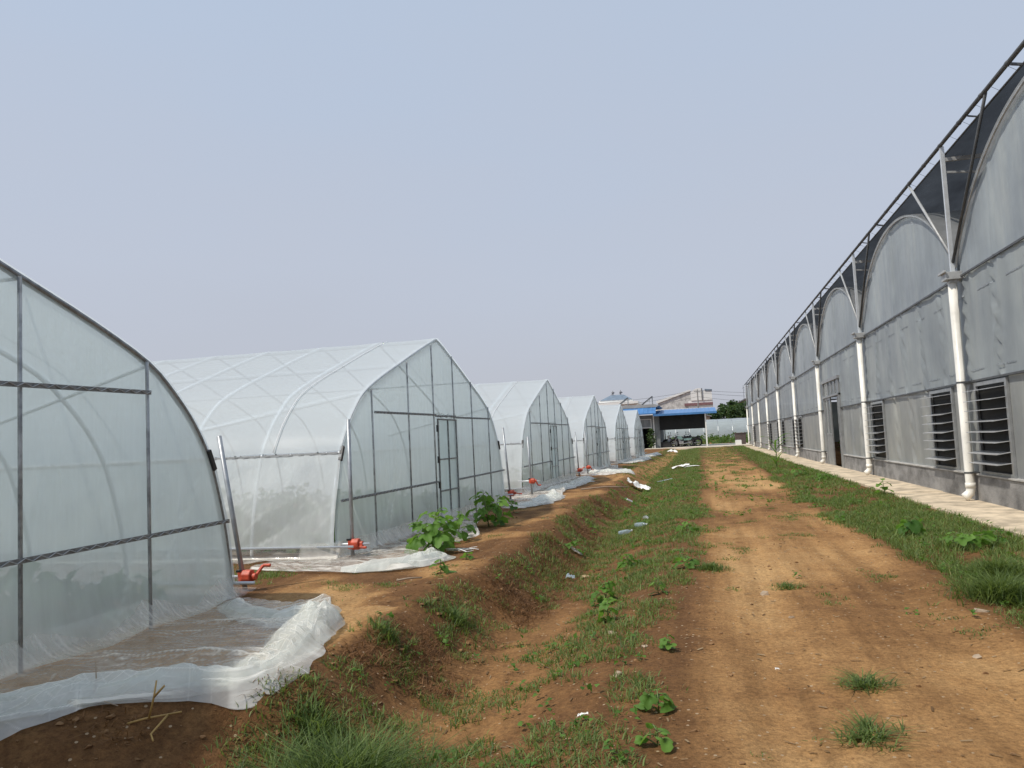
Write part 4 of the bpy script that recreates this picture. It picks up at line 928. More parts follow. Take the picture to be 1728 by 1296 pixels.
# white house with stepped gable parapets, receding tiled roof
b = empty('house', (0.2, 172, 1.2)); tag(b, 'large white house with a sloping parapet rising above the blue shed roof', 'house')
mb = MB(); mb.box(-11, -3.0, 0, 10, 0, 5.6); mb.box(-3.0, 2.0, 0, 10, 0, 7.1); mb.build('wall', M['white_wall'], b)
mb = MB(); mb.prism([(-9.3, 5.5), (-2.45, 5.5), (-2.45, 9.1), (-3.4, 9.0), (-9.3, 7.1)], 1, 0.02, 5); mb.build('roof', M['roof_pale'], b)
mb = MB(); mb.prism([(-2.4, 7.1), (1.9, 7.1), (1.9, 9.0), (0.1, 9.15), (-0.1, 8.5), (-0.3, 9.5), (-0.6, 9.7), (-1.4, 9.55), (-2.4, 9.0)], 1, -0.15, 0.35); mb.build('gable_wall', M['white_wall'], b)
mb = MB(); mb.prism([(-9.6, 7.0), (-9.2, 7.0), (-2.4, 9.15), (-2.4, 9.45), (-3.2, 9.25), (-9.6, 7.4)], 1, -.25, .38); mb.build('parapet', M['white_wall'], b)
mb = MB(); mb.box(-3.8, 2.02, -0.22, -0.02, 6.1, 6.6); mb.build('trim', M['redtrim'], b)
mb = MB(); mb.box(-0.22, 0.02, -0.3, -0.1, 7.1, 9.6); mb.build('drainpipe', M['tile'], b)
mb = MB(); mb.prism([(0.5, 9.05), (2.0, 8.95), (2.0, 9.25), (0.5, 9.4)], 1, -.3, .5); mb.build('coping', M['blue_tile'], b)
wn = [(-10 + 1.9 * i, 4.0) for i in range(6)]
for wx, wz in wn: 
    mb = MB(); mb.box(wx - .5, wx + .5, -.02, .05, wz, wz + 1.4); mb.build('window', M['panel'], b)
# white house with a blue-grey hipped roof behind the tunnels
b = empty('house', (-18.2, 172, 1.7)); tag(b, 'white house with a blue-grey hipped roof and roof ornaments behind the tunnels', 'house')
mb = MB(); mb.box(-4.2, 4.6, 0, 9, 0, 6.7); mb.build('wall', M['white_wall'], b)
mb = MB(); mb.box(-4.7, 5.0, -.5, 9.5, 6.7, 7.25); mb.box(-3.4, 3.8, .3, 8.5, 7.25, 7.7); mb.build('cornice', M['white_wall'], b)
mb = MB(); mb.add([(-3.2, .2, 7.7), (3.8, .2, 7.7), (3.8, 8.5, 7.7), (-3.2, 8.5, 7.7), (-1.2, 4, 9.0), (1.6, 4, 9.0)], [(0, 1, 5, 4), (1, 2, 5), (2, 3, 4, 5), (3, 0, 4), (3, 2, 1, 0)]); mb.build('roof', M['blue_tile'], b)
for dx in (-0.7, 1.0):
    mb = MB(); mb.lathe([(.1, 0), (.12, .3), (.28, .45), (.3, .6), (.1, .75), (.03, 1.0)], 8, (dx, 4, 9.0)); mb.bar((dx - .4, 4, 9.15), (dx + .45, 4, 9.5), .1); mb.build('ornament', M['tile'], b)
for wx in (-2.6, 0.2, 3.0):
    mb = MB(); mb.box(wx - .6, wx + .6, -.03, .05, 3.6, 5.2); mb.build('window', M['panel'], b)
# wires on poles
M['wire'] = solid('wire', (0.05, 0.05, 0.055), 0.6)
M['pole'] = solid('concrete_pole', (0.30, 0.29, 0.28), 0.85)
px_ = [(-46, 150), (-0.7, 150), (40, 150)]
for i, (x, y) in enumerate(px_):
    q = empty('utility_pole', (x, y, 0.5)); tag(q, ['utility pole far to the left behind the tunnels', 'utility pole standing beside the white stepped gable', 'utility pole behind the grey greenhouse'][i], 'pole')
    mb = MB(); mb.tube([(0, 0, 0), (0, 0, 8.9)], [0.15, 0.10], 8); mb.build('post', M['pole'], q); mb = MB(); mb.bar((-.6, 0, 8.5), (.6, 0, 8.5), .1); mb.build('crossarm', M['wire'], q)
for i, (dz, dy) in enumerate(((8.75, 0), (8.3, -.4), (7.6, .3))):
    mb = MB()
    for (x0, y0), (x1, y1) in zip(px_[:-1], px_[1:]): mb.tube([(x0 + (x1 - x0) * t, y0 + dy, 0.5 + dz - 1.6 * 4 * t * (1 - t) * (0.9 + .2 * i)) for t in np.linspace(0, 1, 17)], 0.022, 4)
    tag(mb.build('power_line', M['wire']), ['uppermost thin power line above the shed roof', 'middle thin power line above the shed roof', 'lowest thin power line above the shed roof'][i], 'power line', 'power lines behind the shed')
# trees behind
def tree(x, y, h, r, label, seed, name='broadleaf_tree', nl=2600):
    q = empty(name, (x, y, 0.5)); tag(q, label, 'tree', 'trees behind the shed')
    rr = np.random.default_rng(seed); mb = MB(); mb.tube([(0, 0, 0), (0.1, 0, h * .35), (0, .1, h * .6), (.1, 0, h * .85)], [.22, .17, .1, .03], 7)
    cl = []
    for k in range(13):
        a = k * 2.4 + rr.random(); zz = h * (0.36 + 0.6 * rr.random()); rad = r * (1.05 - 0.75 * ((zz / h - .3) / .7) ** 1.6) * (0.5 + .5 * rr.random())
        e_ = (rad * math.cos(a), rad * math.sin(a), zz); cl.append(e_)
        mb.tube([(0.05, 0, zz * .7), (e_[0] * .5, e_[1] * .5, zz * .88), e_], [.08, .05, .02], 5)
    mb.build('trunk', M['bark'], q)
    P = []
    for c in cl:
        n = int(nl / 13 * (0.6 + .8 * rr.random())); d = rr.normal(size=(n, 3)); d /= np.linalg.norm(d, axis=1)[:, None]
        P.append(np.array(c) + d * (rr.random((n, 1)) ** .45) * np.array([1, 1, .75]) * r * (0.30 + .22 * rr.random()))
    P = np.concatenate(P); P[:, 2] = np.maximum(P[:, 2], .3)
    V, F, tn = leaf_cloud(P, np.full(len(P), .42), seed=seed + 1); npmesh('crown', V, [F], M['dark_leaf'], q, attrs={'tint': tn})
tree(6.4, 148, 7.6, 2.4, 'tall dark tree with a thin ragged top right of the shed', 201)
tree(3.4, 142, 5.3, 2.5, 'rounded dark green tree just right of the shed roof', 202)
tree(9.5, 145, 6.3, 3.0, 'dense green tree against the corner of the grey greenhouse', 203)
tree(1.4, 139, 4.3, 1.8, 'low dark tree behind the small brick house', 204)
tree(6.0, 138, 4.9, 2.7, 'broad low tree in front of the tall ragged one', 205)
oriented_house(8.2, 156, 0.6, 7, 8, 5.2, 1.6, M['brick'], M['tile'], 'old house with a dark roof half hidden by the trees at the right')
# field behind the shed
M['weed'] = leafmat('field_weed', (0.03, 0.075, 0.015), (0.12, 0.20, 0.05))
n = 9000; P = np.stack([-12 + rng.random(n) * 40, 92.5 + rng.random(n) * 25, np.zeros(n)], 1); P[:, 2] = gz(P[:, 0], P[:, 1], False) + rng.random(n) ** 1.5 * (0.25 + 0.5 * (fbm(P[:, 0] * .3, P[:, 1] * .3, 3, 8) > .5))
V, F, tn = leaf_cloud(P, np.full(n, .32), seed=31); tag(npmesh('weeds', V, [F], M['weed'], attrs={'tint': tn}), 'rough green weeds covering the field behind the shed', 'weeds', kind='stuff')

# ------------------------------------------------------------------ leafy plants
def lobed_leaf(L, lobes=5, fold=0.22, droop=0.35, r=None):
    r = r or np.random
    th = np.linspace(-math.pi, math.pi, 27)[:-1]
    rad = (0.60 + 0.40 * np.abs(np.cos(th * lobes / 2.0)) ** 0.9) * (0.80 + 0.20 * np.cos(th)) * (1 - 0.55 * np.exp(-((np.abs(th) - math.pi) / 0.28) ** 2))
    rad = rad * (1 + 0.05 * np.sin(th * 11))
    vs = [(0.0, 0.0, 0.0)]
    for f in (0.55, 1.0):
        for t, q in zip(th, rad):
            x = f * q * math.cos(t); y = f * q * math.sin(t)
            z = fold * abs(y) - droop * (x * x + y * y) * 0.8 + 0.05 * math.sin(t * lobes) * f - 0.04 * f * abs(math.cos(t * lobes / 2))
            vs.append((x * 0.62 + 0.12, y * 0.62, z * 0.6))
    n = 26; fs = [(0, 1 + k, 1 + (k + 1) % n) for k in range(n)] + [(1 + k, 1 + n + k, 1 + n + (k + 1) % n, 1 + (k + 1) % n) for k in range(n)]
    return np.array(vs) * L, fs
def leaf_plant(x, y, h, spread, nl, Ls, label, group=None, seed=0, name='leafy_plant', lobes=5, cat='plant'):
    rr = np.random.default_rng(seed); z0 = float(gz(x, y))
    q = empty(name, (x, y, z0)); tag(q, label, cat, group)
    hue = rr.normal() * .13
    st = MB(); VV = []; T3 = []; T4 = []; TI = []; off = 0
    nst = max(1, int(nl / 11)); stems = []
    for k in range(nst):
        a = rr.random() * 6.28; rd = 0 if nst == 1 else spread * 0.38 * rr.random() ** .5
        top = (rd * math.cos(a) * 1.6, rd * math.sin(a) * 1.6, h * (0.72 + .3 * rr.random() - .35 * rd / max(spread, .01)))
        stems.append(((rd * math.cos(a) * .5, rd * math.sin(a) * .5, -0.02), top)); st.tube([stems[-1][0], tuple((p + t) / 2 + rr.normal() * .012 for p, t in zip(*stems[-1])), top], [0.007 * (h / .5) ** .5, 0.006 * (h / .5) ** .5, 0.003], 6)
    for i in range(nl):
        b, t = stems[i % nst]; f = 0.05 + 0.95 * ((i // nst + rr.random() * .7) / max(1, nl / nst)); f = min(f, 1.0)
        a = i * 2.4 + rr.random() * .8
        p0 = np.array(b) * (1 - f) + np.array(t) * f
        L = Ls * (0.72 + 0.62 * rr.random()) * (1.12 - 0.5 * max(0, f - .55) / .45)
        pl = spread * (0.26 + 0.5 * rr.random()) * (1.1 - .75 * max(0, f - .45) / .55)
        p1 = p0 + np.array([math.cos(a) * pl, math.sin(a) * pl, pl * (0.15 + 0.5 * rr.random())])
        st.tube([p0, (p0 + p1) / 2 + np.array([0, 0, pl * .12]), p1], 0.0032, 5)
        V, fs = lobed_leaf(L, lobes, 0.18 + .2 * rr.random(), 0.2 + .45 * rr.random(), rr)
        pt = -R(8 + 42 * rr.random()) * (1 if f < .9 else .2); rl = R(rr.normal() * 18)
        Rm = np.array(Matrix.Rotation(a + rr.normal() * .35, 3, 'Z') @ Matrix.Rotation(-pt, 3, 'Y') @ Matrix.Rotation(rl, 3, 'X'))
        V = V @ Rm.T + p1; VV.append(V); TI.append(np.full(len(V), np.clip(0.30 + hue + .5 * f * .6 + .16 * rr.normal(), 0, .84)))
        T3 += [[off + j for j in g] for g in fs if len(g) == 3]; T4 += [[off + j for j in g] for g in fs if len(g) == 4]; off += len(V)
    VV = np.concatenate(VV); lowz = (gz(VV[:, 0] + x, VV[:, 1] + y, False) - z0) + 0.015; VV[:, 2] = np.maximum(VV[:, 2], lowz)
    st.build('stem', M['stem'], q, True)
    npmesh('foliage', VV, [np.array(T3), np.array(T4)], M['leaf'], q, True, {'tint': np.concatenate(TI)})
    return q
leaf_plant(-3.0, 8.55, 0.50, 0.33, 40, 0.155, 'large bushy okra plant with broad lobed leaves, nearer of the two by the second tunnel', 'okra plants by the second tunnel', 301, 'okra_plant')
leaf_plant(-3.05, 11.2, 0.60, 0.34, 34, 0.16, 'tall okra plant standing right of the bushier one, before the tunnel corner', 'okra plants by the second tunnel', 302, 'okra_plant')
leaf_plant(-3.02, 9.55, 0.36, 0.22, 12, 0.13, 'smaller okra plant squeezed between the two large ones', 'okra plants by the second tunnel', 303, 'okra_plant')
leaf_plant(-3.2, 13.2, 0.28, 0.14, 8, 0.10, 'small okra seedling by the clear sheet right of the two large okra plants', 'okra plants by the second tunnel', 304, 'okra_plant')
WEED = [(-2.38, 6.95, .13, .10, 8, .09, 'low weed with round leaves on the bare pad below the second tunnel sheet'), (-2.42, 7.9, .10, .08, 5, .07, 'tiny weed left of the ditch near the white strips of tape'),
        (-0.30, 4.0, .13, .08, 7, .085, 'leafy weed at the left track edge, topmost of the nearest pair'), (-0.28, 3.55, .09, .09, 7, .07, 'low spreading weed at the bottom edge of the track, below its neighbour'),
        (-0.30, 5.1, .12, .06, 6, .065, 'upright seedling on bare soil left of the track'), (-0.80, 6.2, .17, .10, 9, .10, 'bright green weed in the middle of the grass strip'), (-0.45, 6.9, .13, .09, 7, .08, 'weed with pale heart-shaped leaves beside the track'),
        (-0.95, 7.3, .20, .13, 12, .10, 'tall leafy weed in the ditch grass above the bright one'), (-0.92, 9.1, .2, .14, 12, .10, 'clump of green weed by the ditch, near the blue cup'), (-0.25, 8.2, .15, .12, 9, .09, 'pale weed beside the spreading grass tuft at the track edge'),
        (-0.30, 11.2, .16, .16, 9, .09, 'weed in the thick grass right of the plastic bottles'), (-1.75, 10.6, .18, .14, 9, .09, 'weed growing on the far bank of the ditch'),
        (2.30, 10.3, .26, .20, 15, .135, 'broad-leaved vine seedling at the inner edge of the right grass strip'), (2.55, 9.15, .20, .30, 20, .12, 'spreading vine with wide leaves in the grass near the right edge'), (2.90, 9.35, .18, .16, 9, .10, 'smaller vine next to the spreading one at the right edge'),
        (3.12, 15.9, .32, .18, 8, .15, 'round-leaved seedling beside the apron left of the nearest downpipe'), (1.75, 11.9, .10, .1, 6, .08, 'small weed on bare soil at the edge of the right grass'), (1.95, 5.2, .12, .15, 12, .07, 'low weed patch at the bottom right edge of the photo'),
        (2.75, 21.0, .22, .35, 20, .11, 'mound of creeping vine beside the apron near the sliding door'), (2.55, 23.5, .22, .35, 16, .11, 'second mound of creeping vine, farther along the apron')]
for i, (x, y, h, sp, nl, L, lb) in enumerate(WEED): leaf_plant(x, y, h, sp, nl, L, lb, 'broadleaf weeds along the track', 400 + i, 'weed_plant', 5 if i % 3 else 3, 'weed')
# tall maize-like stalk by the apron
def maize(x, y, h, label):
    z0 = float(gz(x, y)); q = empty('maize_plant', (x, y, z0)); tag(q, label, 'plant'); mb = MB(); mb.tube([(0, 0, -.02), (.02, 0, h * .5), (0, .02, h * .85)], [.02, .016, .008], 7); mb.build('stem', M['stem'], q)
    VV = []; FF = []; off = 0; rr = np.random.default_rng(9)
    for k in range(13):
        a = (k % 2) * math.pi + rr.normal() * .7; zb = h * (.08 + .75 * k / 12); L = h * (.55 + .25 * rr.random()); n = 9
        for j in range(n):
            t = j / (n - 1); rx = L * (t * .8); zz = zb + L * (1.05 * t - 1.0 * t * t * (0.7 + .7 * rr.random() * 0)); w = .035 * (1 - t) ** .6 * (.5 + t) * 1.3 + .002
            c = np.array([math.cos(a) * rx, math.sin(a) * rx, zz]); s = np.array([-math.sin(a), math.cos(a), .25]) * w
            VV += [c - s, c + s]
            if j: FF.append((off + 2 * j - 2, off + 2 * j - 1, off + 2 * j + 1, off + 2 * j))
        off += 2 * n
    npmesh('foliage', np.array(VV), [np.array(FF)], M['leaf'], q, True, {'tint': np.full(len(VV), .3)})
maize(2.35, 29.0, 1.05, 'tall maize-like stalk with strap leaves standing by the apron')

# ------------------------------------------------------------------ grass
M['grass'] = leafmat('grass_blade', (0.062, 0.105, 0.030), (0.215, 0.29, 0.088), 0.4, 0.5)
def ppf(p): return np.clip(0.5 + 0.125 * np.sign(np.asarray(p) - .5) * np.sqrt(-np.log(np.clip(4 * p * (1 - p), 1e-4, 1)) * 1.5708), 0.05, 0.98)
def coverage(x, y):
    lx = lip_x(y); xd = np.maximum(lx + 0.62, -1.62 - .004 * y)
    wob = 0.35 * (fbm(x * .0 + 4, y * 0.9, 3, 171) - .5)
    er = np.interp(y, [3, 5, 9, 16, 25, 40, 75], [1.95, 1.9, 1.72, 1.5, 1.65, 2.0, 2.2]) + wob
    right = (0.54 + 0.40 * sstep(.4, .6, fbm(x * .8, y * .5, 2, 181))) * sstep(er - 0.10, er + 0.32, x) * (x < 3.30)
    el = np.interp(y, [3, 5, 7, 9, 16, 58], [-.24, -.34, -.24, -.1, -.05, -.42]) + wob
    med = np.interp(y, [2.5, 4, 6, 9, 12, 20, 40, 78], [.60, .60, .56, .62, .74, .84, .88, .88]) * sstep(el + .2, el - .25, x) * (x > xd - 0.1)
    bot = np.exp(-((x - xd - 0.22) / 0.28) ** 2) * (1 - sstep(9, 12, y)); med = med * (1 - 0.6 * bot * sstep(4.2, 5.2, y))
    bank = np.interp(y, [2, 4, 5, 8, 10, 16, 20, 30, 80], [.62, .62, .42, .42, .62, .6, .25, .35, .5]) * sstep(lx - .05, lx + .15, x) * (x <= xd - .1)
    pad = np.where(x < lx, 0.05 + .30 * sstep(24, 28, y) * (x > -3.3), 0)
    gap = 0.55 * np.exp(-((y - 7.0) / .55) ** 2) * sstep(-3.75, -4.1, x) + 0.5 * np.exp(-((y - 16.6) / .4) ** 2) * sstep(-4.2, -4.6, x)
    pth = np.interp(y, [3, 8, 14, 22, 34, 50, 78], [.02, .04, .09, .14, .20, .32, .5]) * sstep(el - .2, el + .2, x) * sstep(er + .2, er - .1, x)
    c = np.maximum.reduce([right, med, bank, pad, gap, pth])
    c = np.where((x > -3.95) & (x < -2.3) & (y > 1.5) & (y < 5.7), 0, c)
    return np.where((x > 3.26) | (y > 74.5 - .25 * np.abs(x - 1.6)) | (x < -6), 0, c), right
def blades(cx, cy, n_per, hmul, w, seed, spread=0.03, reach=0.85):
    r = np.random.default_rng(seed); n = len(cx)
    X = np.repeat(cx, n_per); Y = np.repeat(cy, n_per); Hm = np.repeat(hmul, n_per); N_ = len(X)
    a = r.random(N_) * 2 * np.pi; q = spread * np.sqrt(r.random(N_))
    X = X + q * np.cos(a); Y = Y + q * np.sin(a); Z = gz(X, Y) - 0.004
    h = Hm * (0.35 + 0.95 * r.random(N_)); ln = Hm * reach * (0.2 + 1.3 * r.random(N_))
    la = a + r.normal(size=N_) * .9; dx, dy = np.cos(la), np.sin(la); wa = la + np.pi / 2 + r.normal(size=N_) * .5
    wx, wy = np.cos(wa), np.sin(wa); W = w * (0.7 + .6 * r.random(N_))
    def P(t, k, ww):
        z = Z + h * (t - 0.28 * k * t * t); ox = ln * t * t
        return np.stack([X + dx * ox + wx * W * ww, Y + dy * ox + wy * W * ww, z], 1)
    V = np.stack([P(0, 1, -.5), P(0, 1, .5), P(.55, 1, -.42), P(.55, 1, .42), P(1.0, 1, 0)], 1).reshape(-1, 3)
    k = np.arange(N_)[:, None] * 5
    tint = np.clip(np.repeat(0.40 + .20 * r.normal(size=n), n_per) + .24 * r.normal(size=N_), 0, .84)
    dry = r.random(N_) < 0.045; tint = np.where(dry, 0.97, tint)
    T5 = np.stack([tint * .55, tint * .55, tint, tint, np.minimum(tint * 1.12, .99)], 1).reshape(-1)
    T5 = np.repeat(tint, 5)
    return V, k + np.array([0, 1, 3, 2]), k + np.array([2, 3, 4]), T5
def grass_zone(name, x0, x1, y0, y1, dens, n_per, hb, w, seed, spread):
    r = np.random.default_rng(seed); n = int((x1 - x0) * (y1 - y0) * dens)
    x = x0 + (x1 - x0) * r.random(n); y = y0 + (y1 - y0) * r.random(n)
    c, rg = coverage(x, y)
    f = 0.55 * fbm(x * 2.1, y * 1.7, 3, 175) + .45 * fbm(x * 6, y * 6, 2, 177)
    ok = (f < ppf(np.clip(c, 1e-3, .999))) & (c > .002)
    x, y, rg, f, c = x[ok], y[ok], rg[ok], f[ok], c[ok]
    hm = hb * (0.50 + 0.50 * rg + 0.5 * r.random(len(x)) ** 2 + .2 * (c > .5)) * np.where(c < .12, .6, 1)
    V, q, t, ti = blades(x, y, n_per, hm, w, seed + 1, spread)
    o = npmesh(name, V, [q, t], M['grass'], attrs={'tint': ti}); tag(o, kind='stuff'); return o
tag(grass_zone('grass', -6, 3.3, 2.4, 8, 620, 5, 0.066, 0.0062, 501, 0.05), 'short grass growing in patches near the camera beside the track', 'grass')
tag(grass_zone('grass', -6, 3.3, 8, 16, 340, 6, 0.074, 0.0075, 511, 0.06), 'grass growing along the ditch and apron in the middle distance', 'grass')
tag(grass_zone('grass', -5, 3.3, 16, 34, 100, 7, 0.085, 0.011, 521, 0.07), 'grass covering the strip between the ditch and the bare track', 'grass')
tag(grass_zone('grass', -4, 3.3, 34, 77.5, 34, 7, 0.09, 0.022, 531, 0.13), 'far grass covering the ground before the shed', 'grass')
def tuft(x, y, r, h, n, label, seed, w=.0066, reach=1.0):
    if h < .08: reach = 1.9
    rr = np.random.default_rng(seed); a = rr.random(n) * 6.28; q = r * np.abs(rr.normal(size=n)) * .62
    V, f4, f3, ti = blades(x + q * np.cos(a), y + q * np.sin(a), 7, h * np.clip(1.1 - .4 * (q / r) ** 1.5, .25, 1.1), w, seed, .03, reach)
    z0 = float(gz(x, y)); V = V - np.array([x, y, z0]); ti = np.clip(ti - .18, 0, .84)
    o = npmesh('grass_tuft', V, [f4, f3], M['grass'], attrs={'tint': ti}); o.location = (x, y, z0); tag(o, label, 'grass tuft', 'tall grass tufts')
tuft(-1.62, 3.32, .40, .30, 300, 'largest dense tuft of long grass at the bottom edge, left of the ditch', 541)
tuft(-1.98, 3.75, .18, .15, 60, 'smaller ragged tuft just behind the largest one, by the bank', 542)
tuft(-2.1, 5.0, .20, .10, 45, 'tuft on the bank lip right of the wide plastic sheet', 543)
tuft(-1.95, 6.0, .30, .10, 90, 'tuft spreading down the bank face beside the ditch', 544)
tuft(2.0, 6.5, .28, .24, 170, 'tall overhanging tuft at the right edge of the photo', 545)
tuft(2.3, 7.5, .32, .20, 170, 'tall tuft in the right grass strip behind the overhanging one', 546)
tuft(0.62, 3.75, 0.14, .075, 34, 'small tuft on the bare track at the bottom edge', 547)
tuft(0.72, 4.45, 0.12, .075, 30, 'small tuft alone on the tan soil of the track', 548)
tuft(0.62, 7.2, 0.13, .05, 30, 'low dark tuft alone in the middle of the track', 549)
tuft(-0.02, 8.1, .18, .09, 70, 'low spreading tuft at the left edge of the bare track', 550)

# low broadleaf seedlings mixed into the grass, and dead brown grass on the bank
r_s = np.random.default_rng(601); n = 5200; sx_ = -2.2 + 5.5 * r_s.random(n); sy_ = 2.9 + 27 * r_s.random(n) ** 1.5
cv, rg = coverage(sx_, sy_); keep = (r_s.random(n) < np.clip(cv, 0, .75) * .45) & (fbm(sx_ * 1.3, sy_ * .9, 2, 603) > .42); sx_, sy_ = sx_[keep], sy_[keep]
k = 6; P = np.stack([np.repeat(sx_, k) + r_s.normal(size=len(sx_) * k) * .025, np.repeat(sy_, k) + r_s.normal(size=len(sx_) * k) * .025, np.zeros(len(sx_) * k)], 1); P[:, 2] = gz(P[:, 0], P[:, 1]) + .008 + .05 * r_s.random(len(P))
V, F, tn = leaf_cloud(P, 0.025 + .0018 * P[:, 1], up=1.2, seed=604); tag(npmesh('seedlings', V, [F], M['leaf'], attrs={'tint': tn * .7}), 'tiny broad-leaved seedlings mixed into the grass beside the track', 'seedlings', kind='stuff')
M['dry_grass'] = leafmat('dry_grass', (0.10, 0.045, 0.02), (0.24, 0.13, 0.06), .2, .8)
n = 2600; y = 3.2 + 13 * r_s.random(n); x = lip_x(y) + .05 + .6 * r_s.random(n); ok = fbm(x * 1.7, y * 1.2, 3, 611) > np.interp(y, [3, 6, 8, 13, 16], [.56, .58, .46, .46, .55]); x, y = x[ok], y[ok]
V, q4, q3, ti = blades(x, y, 5, np.full(len(x), .06), .005, 612, .06, 2.2); tag(npmesh('dead_grass', V, [q4, q3], M['dry_grass'], attrs={'tint': np.clip(ti, 0, .84)}), 'matted brown dead grass on the bank of the ditch', 'grass', kind='stuff')
tuft(3.92, 13.45, .11, .05, 26, 'small weed clump on the apron at the foot of the nearest downpipe', 551)
tuft(3.82, 12.75, .14, .05, 30, 'flat weed clump on the apron below the right louvre window', 552)

# ------------------------------------------------------------------ litter, stones, dry stalks
M['bottle'] = film('bottle_plastic', (0.66, 0.78, 0.86), 0.55, rough=0.12, gloss=.08, streak=(8, 8, 8))
M['bottle_clear'] = film('clear_plastic', (0.8, 0.83, 0.85), 0.5, rough=0.12, gloss=.08, streak=(8, 8, 8))
M['cap'] = solid('white_cap', (0.75, 0.76, 0.78), .4); M['paper'] = solid('white_scrap', (0.78, 0.77, 0.74), .6, 0, .1)
def bottle(x, y, rz, mt, label, s=1.0):
    z = float(gz(x, y)); q = empty('bottle', (x, y, z + .034 * s), rz); tag(q, label, 'bottle', 'plastic bottles in the ditch')
    mb = MB(); mb.lathe([(.02, 0), (.032, .006), (.033, .05), (.030, .06), (.033, .07), (.033, .14), (.025, .175), (.013, .20), (.013, .215)], 14); o = mb.build('body', mt, q, True); o.rotation_euler = (R(84), 0, 0); o.scale = (s, s, s)
    mb = MB(); mb.lathe([(.016, .213), (.016, .235)], 12); c = mb.build('cap', M['cap'], q); c.rotation_euler = (R(84), 0, 0); c.scale = (s, s, s)
bottle(-1.42, 12.9, R(125), M['bottle'], 'pale blue plastic bottle lying in the ditch, nearest of the three', 1.05)
bottle(-1.20, 13.5, R(50), M['bottle'], 'blue crushed plastic bottle just right of the nearest bottle', 1.2)
bottle(-1.13, 14.6, R(15), M['bottle_clear'], 'whitish plastic bottle standing out behind the two blue ones', 1.2)
def scrap(x, y, sx_, sy_, h, mt, label, seed, name='plastic_scrap', cat='litter'):
    r = np.random.default_rng(seed); u = np.linspace(-1, 1, 26); Xs, Ys = np.meshgrid(u, u, indexing='ij')
    lim = 1 - .35 * fbm(np.arctan2(Ys, Xs) * 1.2 + seed, 2.0, 3, seed)
    X = Xs * sx_ * lim; Y = Ys * sy_ * lim; Z = h * (crumple(Xs * .6 + seed, Ys * .6, seed)) * (1.3 - .7 * (Xs ** 2 + Ys ** 2) / 2) + gz(X + x, Y + y, False) - float(gz(x, y, False)) + .012
    mb = MB(); mb.grid(np.stack([X, Y, Z], -1)); o = mb.build(name, mt, None, True); o.location = (x, y, float(gz(x, y, False)) + .01); o.rotation_euler = (0, 0, 0); tag(o, label, cat); return o
scrap(-1.55, 8.95, .055, .04, .07, M['bottle'], 'small blue crumpled wrapper in the ditch below the bottles', 2, 'wrapper')
scrap(-1.40, 9.05, .05, .04, .03, solid('brown_card', (.42, .30, .17), .8), 'small brown scrap beside the blue wrapper', 3, 'card_scrap')
scrap(-1.75, 10.6, .10, .06, .05, M['bottle_clear'], 'clear crumpled wrapper higher up the ditch, left of the blue wrapper', 4, 'wrapper')
scrap(-1.85, 22.6, .36, .30, .26, M['paper'], 'bright white crumpled bag in the grass right of the third tunnel', 5, 'white_bag', 'bag')
scrap(-1.05, 34.5, .42, .34, .15, M['paper'], 'flat white sheet lying in the grass before the shed', 6, 'white_sheet')
scrap(-0.55, 33.6, .35, .18, .05, M['paper'], 'narrow white strip right of the flat white sheet', 16, 'white_sheet')
scrap(-2.35, 60.0, .42, .25, .28, M['paper'], 'small white heap far back in the grass near the shed', 7, 'white_sheet')
scrap(-1.35, 26.5, .3, .12, .04, M['bottle'], 'pale turquoise strip in the grass behind the white bag', 8, 'plastic_scrap')
scrap(-1.8, 18.9, .10, .09, .08, M['bottle_clear'], 'small clear crumpled ball below the white bag', 9, 'plastic_scrap')
scrap(-0.66, 3.95, .03, .018, .02, M['paper'], 'tiny white scrap on the dark soil at the bottom middle', 10, 'paper_scrap')
scrap(0.31, 4.72, .014, .012, .012, M['paper'], 'white fleck on the bare track left of the lone tuft', 11, 'paper_scrap')
def strips(x, y, label):
    z = float(gz(x, y)); mb = MB(); r = np.random.default_rng(4)
    for k in range(5):
        a = R(-20 + k * 11); L = .28 + .1 * r.random(); y0 = (k - 2) * .02; pts = []
        for t in np.linspace(0, 1, 9): pts.append((math.cos(a) * L * (t - .4), y0 + math.sin(a) * L * (t - .4) + .02 * math.sin(t * 6 + k), .02 + .025 * abs(math.sin(t * 4 + k))))
        for p, q in zip(pts[:-1], pts[1:]): mb.bar(p, q, .018, .003)
    o = mb.build('tape_strips', M['paper']); o.location = (x, y, z); tag(o, label, 'litter')
strips(-2.72, 8.55, 'white curled strips of tape on the soil right of the second tunnel sheet')
M['straw'] = solid('dry_stalk', (0.42, 0.27, 0.09), .7, 0, .3, 12); M['twig'] = solid('grey_twig', (0.33, 0.26, 0.19), .8)
def stalk(x, y, branches, label, mt, r=.006):
    z = float(gz(x, y)); mb = MB()
    for b in branches: mb.tube([(p[0], p[1], p[2]) for p in b], [r * (1 - .5 * i / len(b)) for i in range(len(b))], 6)
    o = mb.build('dry_stalk', mt, None, True); o.location = (x, y, z); tag(o, label, 'stalk')
stalk(-2.62, 3.32, [[(-.12, -.02, .02), (.0, 0, .05), (.16, .05, .07)], [(.02, 0, .05), (.05, .0, .15), (.05, .02, .22)], [(.10, .03, .06), (.07, -.05, .0), (.12, -.1, -.01)], [(.05, .0, .15), (.10, .01, .20)]], 'branched yellow dry stalk on the dark soil below the wide plastic sheet', M['straw'])
stalk(-2.62, 6.75, [[(-.09, -.05, .015), (0, 0, .025), (.11, .06, .02)]], 'straight dry stick on the bare pad right of the second tunnel', M['twig'], .009)
